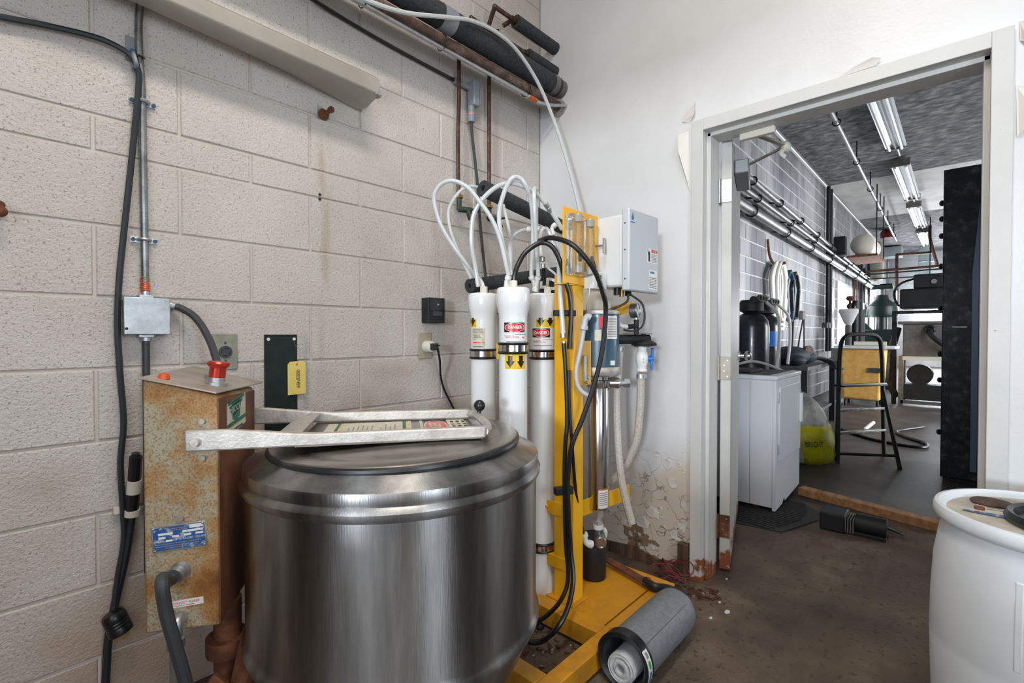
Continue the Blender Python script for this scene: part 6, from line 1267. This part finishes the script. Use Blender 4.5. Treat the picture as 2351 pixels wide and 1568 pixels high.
def gx_(m, a0, a1, d0, d1, z0, z1): m.hexa([gv(a0, d0, z0), gv(a1, d0, z0), gv(a1, d1, z0), gv(a0, d1, z0), gv(a0, d0, z1), gv(a1, d0, z1), gv(a1, d1, z1), gv(a0, d1, z1)])
part('body', 'machine_green', gm, lambda m: (gx_(m, -.28, .26, 0, .5, 0, 1.2),), bevel=.03)
part('head', 'machine_green', gm, lambda m: (m.lathe(gv(.02, .25, 1.45), (0, 0, 1), [(.26, 0), (.28, .05), (.26, .22), (.12, .36), (.10, .45), (.001, .46)], 20), m.cyl(gv(.02, .25, 1.2), gv(.02, .25, 1.45), .10, n=14)))
part('hand_wheel', 'machine_green', gm, lambda m: (m.cyl(gv(.02, .25, 1.9), gv(.02, .25, 2.05), .03, n=10), gx_(m, -.14, .20, .2, .3, 2.02, 2.08)))
part('side_pipe', 'zinc', gm, lambda m: (m.cyl(gv(.24, .25, 1.2), gv(.24, .25, 1.98), .03, n=10), m.cyl(gv(-.26, .2, 1.2), gv(-.26, .2, 1.75), .03, n=10)))
part('lever_arm', 'machine_green', gm, lambda m: m.beam(gv(-.58, .2, 1.62), gv(-.15, .2, 1.10), .16, .16), bevel=.02)
fu = thing('funnel_hopper', 'white and grey funnel with dark valves before the bright windows', 'hopper', (11.3, 1.5, 0))
fv = V((10.2130, 1.4500, 1.4610))
part('funnel', 'hall_white', fu, lambda m: m.lathe((fv.x, 1.45, fv.z), (0, 0, -1), [(.14, -.08), (.15, -.04), (.07, .16), (.04, .20)], 20))
part('valve', 'rust_dark', fu, lambda m: (m.sphere((fv.x - .06, 1.42, fv.z + .26), .06, 10, 8, (1.3, 1, .8)), m.cyl((fv.x - .06, 1.42, fv.z + .05), (fv.x - .06, 1.42, fv.z + .26), .02, n=10)))
part('arm', 'machine_black', fu, lambda m: (m.cyl((fv.x, 1.42, fv.z + .13), (fv.x + .5, 1.42, fv.z + .02), .06, n=12), m.cyl((fv.x + .5, 1.42, 0), (fv.x + .5, 1.42, fv.z + .25), .05, n=12), m.cyl((fv.x + .8, 1.40, 0), (fv.x + .8, 1.40, fv.z + .1), .09, n=14)))
part('stand', 'machine_grey', fu, lambda m: m.cyl((fv.x, 1.45, 0), (fv.x, 1.45, fv.z - .2), .05, n=12))
un = thing('ceiling_water_tank', 'large pale cylindrical tank on a shelf under the hall ceiling', 'tank', (12.4, 1.35, 2.6))
uc = V((11.7945, 1.4000, 2.7978))
part('tank', 'cream_plastic', un, lambda m: m.lathe((uc.x - .45, 1.40, uc.z + .02), (1, 0, 0), [(.05, -.04), (.17, 0), (.20, .04), (.20, .86), (.17, .92), (.05, .95)], 28))
part('shelf', 'rust_dark', un, lambda m: m.box(uc.x - .55, uc.x + .65, 1.16, 1.64, uc.z - .23, uc.z - .19))
for dx in (-.5, .6): part('hanger_rod', 'machine_black', un, lambda m: m.cyl((uc.x + dx, 1.18, uc.z - .2), (uc.x + dx, 1.18, HZ), .010, n=6))
part('control_box', 'machine_black', un, lambda m: m.box(uc.x - .85, uc.x - .65, 1.62, 1.80, uc.z - .2, uc.z + .15))
rd = thing('red_drum_lamp', 'red drum-shaped bell hanging under the hall ceiling', 'bell', (14.5, .95, 3.3)); rv = V((16.3996, 1.4844, 3.8009))
part('drum', 'red_lamp', rd, lambda m: m.lathe(rv, (0, 0, 1), [(.10, -.14), (.15, -.12), (.16, -.02), (.14, .05), (.10, .09), (.001, .10)], 22)); part('rod', 'machine_black', rd, lambda m: m.cyl(rv, (rv.x, rv.y, HZ), .012, n=6))
hb = thing('unit_heater', 'pale blue box heater hanging at the end of the hall', 'heater', (19.0, 1.0, 2.9)); hv_ = V((19.6697, 1.6310, 3.7082))
part('casing', 'duct', hb, lambda m: m.box(hv_.x - .3, hv_.x + .3, hv_.y - .24, hv_.y + .24, hv_.z - .16, hv_.z + .16), bevel=.02); part('rod', 'machine_black', hb, lambda m: (m.cyl(hv_ + V((0, .2, 0)), (hv_.x, hv_.y + .2, HZ), .015, n=6), m.cyl(hv_ - V((0, .2, 0)), (hv_.x, hv_.y - .2, HZ), .015, n=6)))
du_ = thing('round_duct', 'pale round sheet metal duct coming down before the far wall', 'duct', (19.5, .35, 2)); dv = V((20.3851, 0.8523, 3.4299))
part('duct_pipe', 'duct', du_, lambda m: (m.cyl((dv.x, dv.y, 1.95), (dv.x, dv.y, HZ), .19, n=24), m.torus((dv.x, dv.y, dv.z - .02), (0, 0, 1), .20, .02, 24, 6)))
bo = thing('hot_water_boiler', 'tall cream boiler cylinder hanging by the far hall wall', 'boiler', (18.5, 1.4, 2)); bv_ = V((16.4344, 1.7257, 3.0842))
part('cylinder', 'cream_plastic', bo, lambda m: m.lathe((bv_.x, bv_.y, bv_.z - .5), (0, 0, 1), [(.05, -.04), (.16, 0), (.17, .05), (.17, .95), (.05, 1.05)], 20)); part('bracket', 'machine_grey', bo, lambda m: m.box(bv_.x - .05, bv_.x + .05, bv_.y, HY, bv_.z - .1, bv_.z))
cp = thing('copper_pipe_loop', 'copper pipe with two bends crossing before the far hall wall', 'pipe', (16, .5, 3))
part('pipe', 'copper', cp, lambda m: (m.tube([(15.9166, 1.2277, 1.8570), (15.9239, 1.2345, 2.5302), (15.9300, 1.2401, 3.0912), (15.9459, 1.2242, 3.1473), (15.9994, 1.1667, 3.1585), (16.4725, 0.6567, 3.2034), (16.5339, 0.5912, 3.2370), (16.5502, 0.5757, 3.3380), (16.5149, 0.6195, 3.5960), (V((16.5149, 0.6195, 3.5960)).x, V((16.5149, 0.6195, 3.5960)).y, HZ)], .035, 8), m.tube([(16.3892, 0.6053, 3.4648), (16.5037, 0.4686, 2.8749)], .035, 8)))
for k, (y0, y1, r, d) in enumerate(((619, 609, .030, 11.6), (626, 616, .018, 11.5), (636, 632, .015, 11.4))):
    t = thing('cross_pipe', ('thick upper', 'thin middle', 'thin lower')[k] + ' pipe crossing the hall below the ceiling', 'pipe', (14.7294, 1.0545, 2.6222), 'pipes crossing the hall')
    part('pipe', 'copper' if k == 0 else 'machine_black', t, lambda m: m.cyl(V((14.2557, 1.7126, 2.5938)) + V((0, 0, (619 - y0)*.0104)), V((15.6016, 0.2626, 2.7500)) + V((0, 0, (609 - y1)*.0104)), r, n=10))
    part('hanger', 'machine_black', t, lambda m: m.cyl(V((15.3184, 0.5680, 2.7292)) + V((0, 0, (613 - (y0 + y1)/2)*.0104)), (V((15.3184, 0.5680, 2.7292)).x, V((15.3184, 0.5680, 2.7292)).y, HZ), .010, n=6))
gvv = thing('green_gear_motor', 'small pale green gear motor on the pipes before the far wall', 'motor', (15, 1.0, 1.9)); gm_ = V((16.0933, 1.4899, 2.3807))
part('motor', 'machine_green', gvv, lambda m: (m.cyl(gm_ - r2_*.10, gm_ + r2_*.16, .055, n=16), m.cyl(gm_ - r2_*.32, gm_ - r2_*.10, .035, n=12))); part('post', 'machine_grey', gvv, lambda m: m.cyl((gm_.x, gm_.y, 0), (gm_.x, gm_.y, gm_.z - .04), .03, n=10))
hcb = thing('floor_cable', 'black cable lying in curves on the dark hall floor', 'cable', (6, .6, 0)); part('cable', 'black_rubber', hcb, lambda m: m.tube([(6.6416, 1.0064, 0.0120), (6.2681, 0.7191, 0.0120), (6.1000, 0.4544, 0.0120), (6.1061, 0.2573, 0.0120), (6.3407, 0.2510, 0.0120), (6.6040, 0.4202, 0.0120), (6.9240, 0.5171, 0.0120), (7.4591, 0.3166, 0.0120)], .014, 8))
tag(part('floor_mop', 'white_plastic', None, lambda m: (m.cyl((6.5598, 0.7728, 0.0500), (6.8090, 0.7225, 0.1000), .02, n=10),m.cyl((6.5598, 0.7728, 0.0500), (6.5438, 0.7981, 0.0200), .035, .02, n=10))), 'white stubby nozzle lying on the hall floor behind the ladder', 'nozzle')
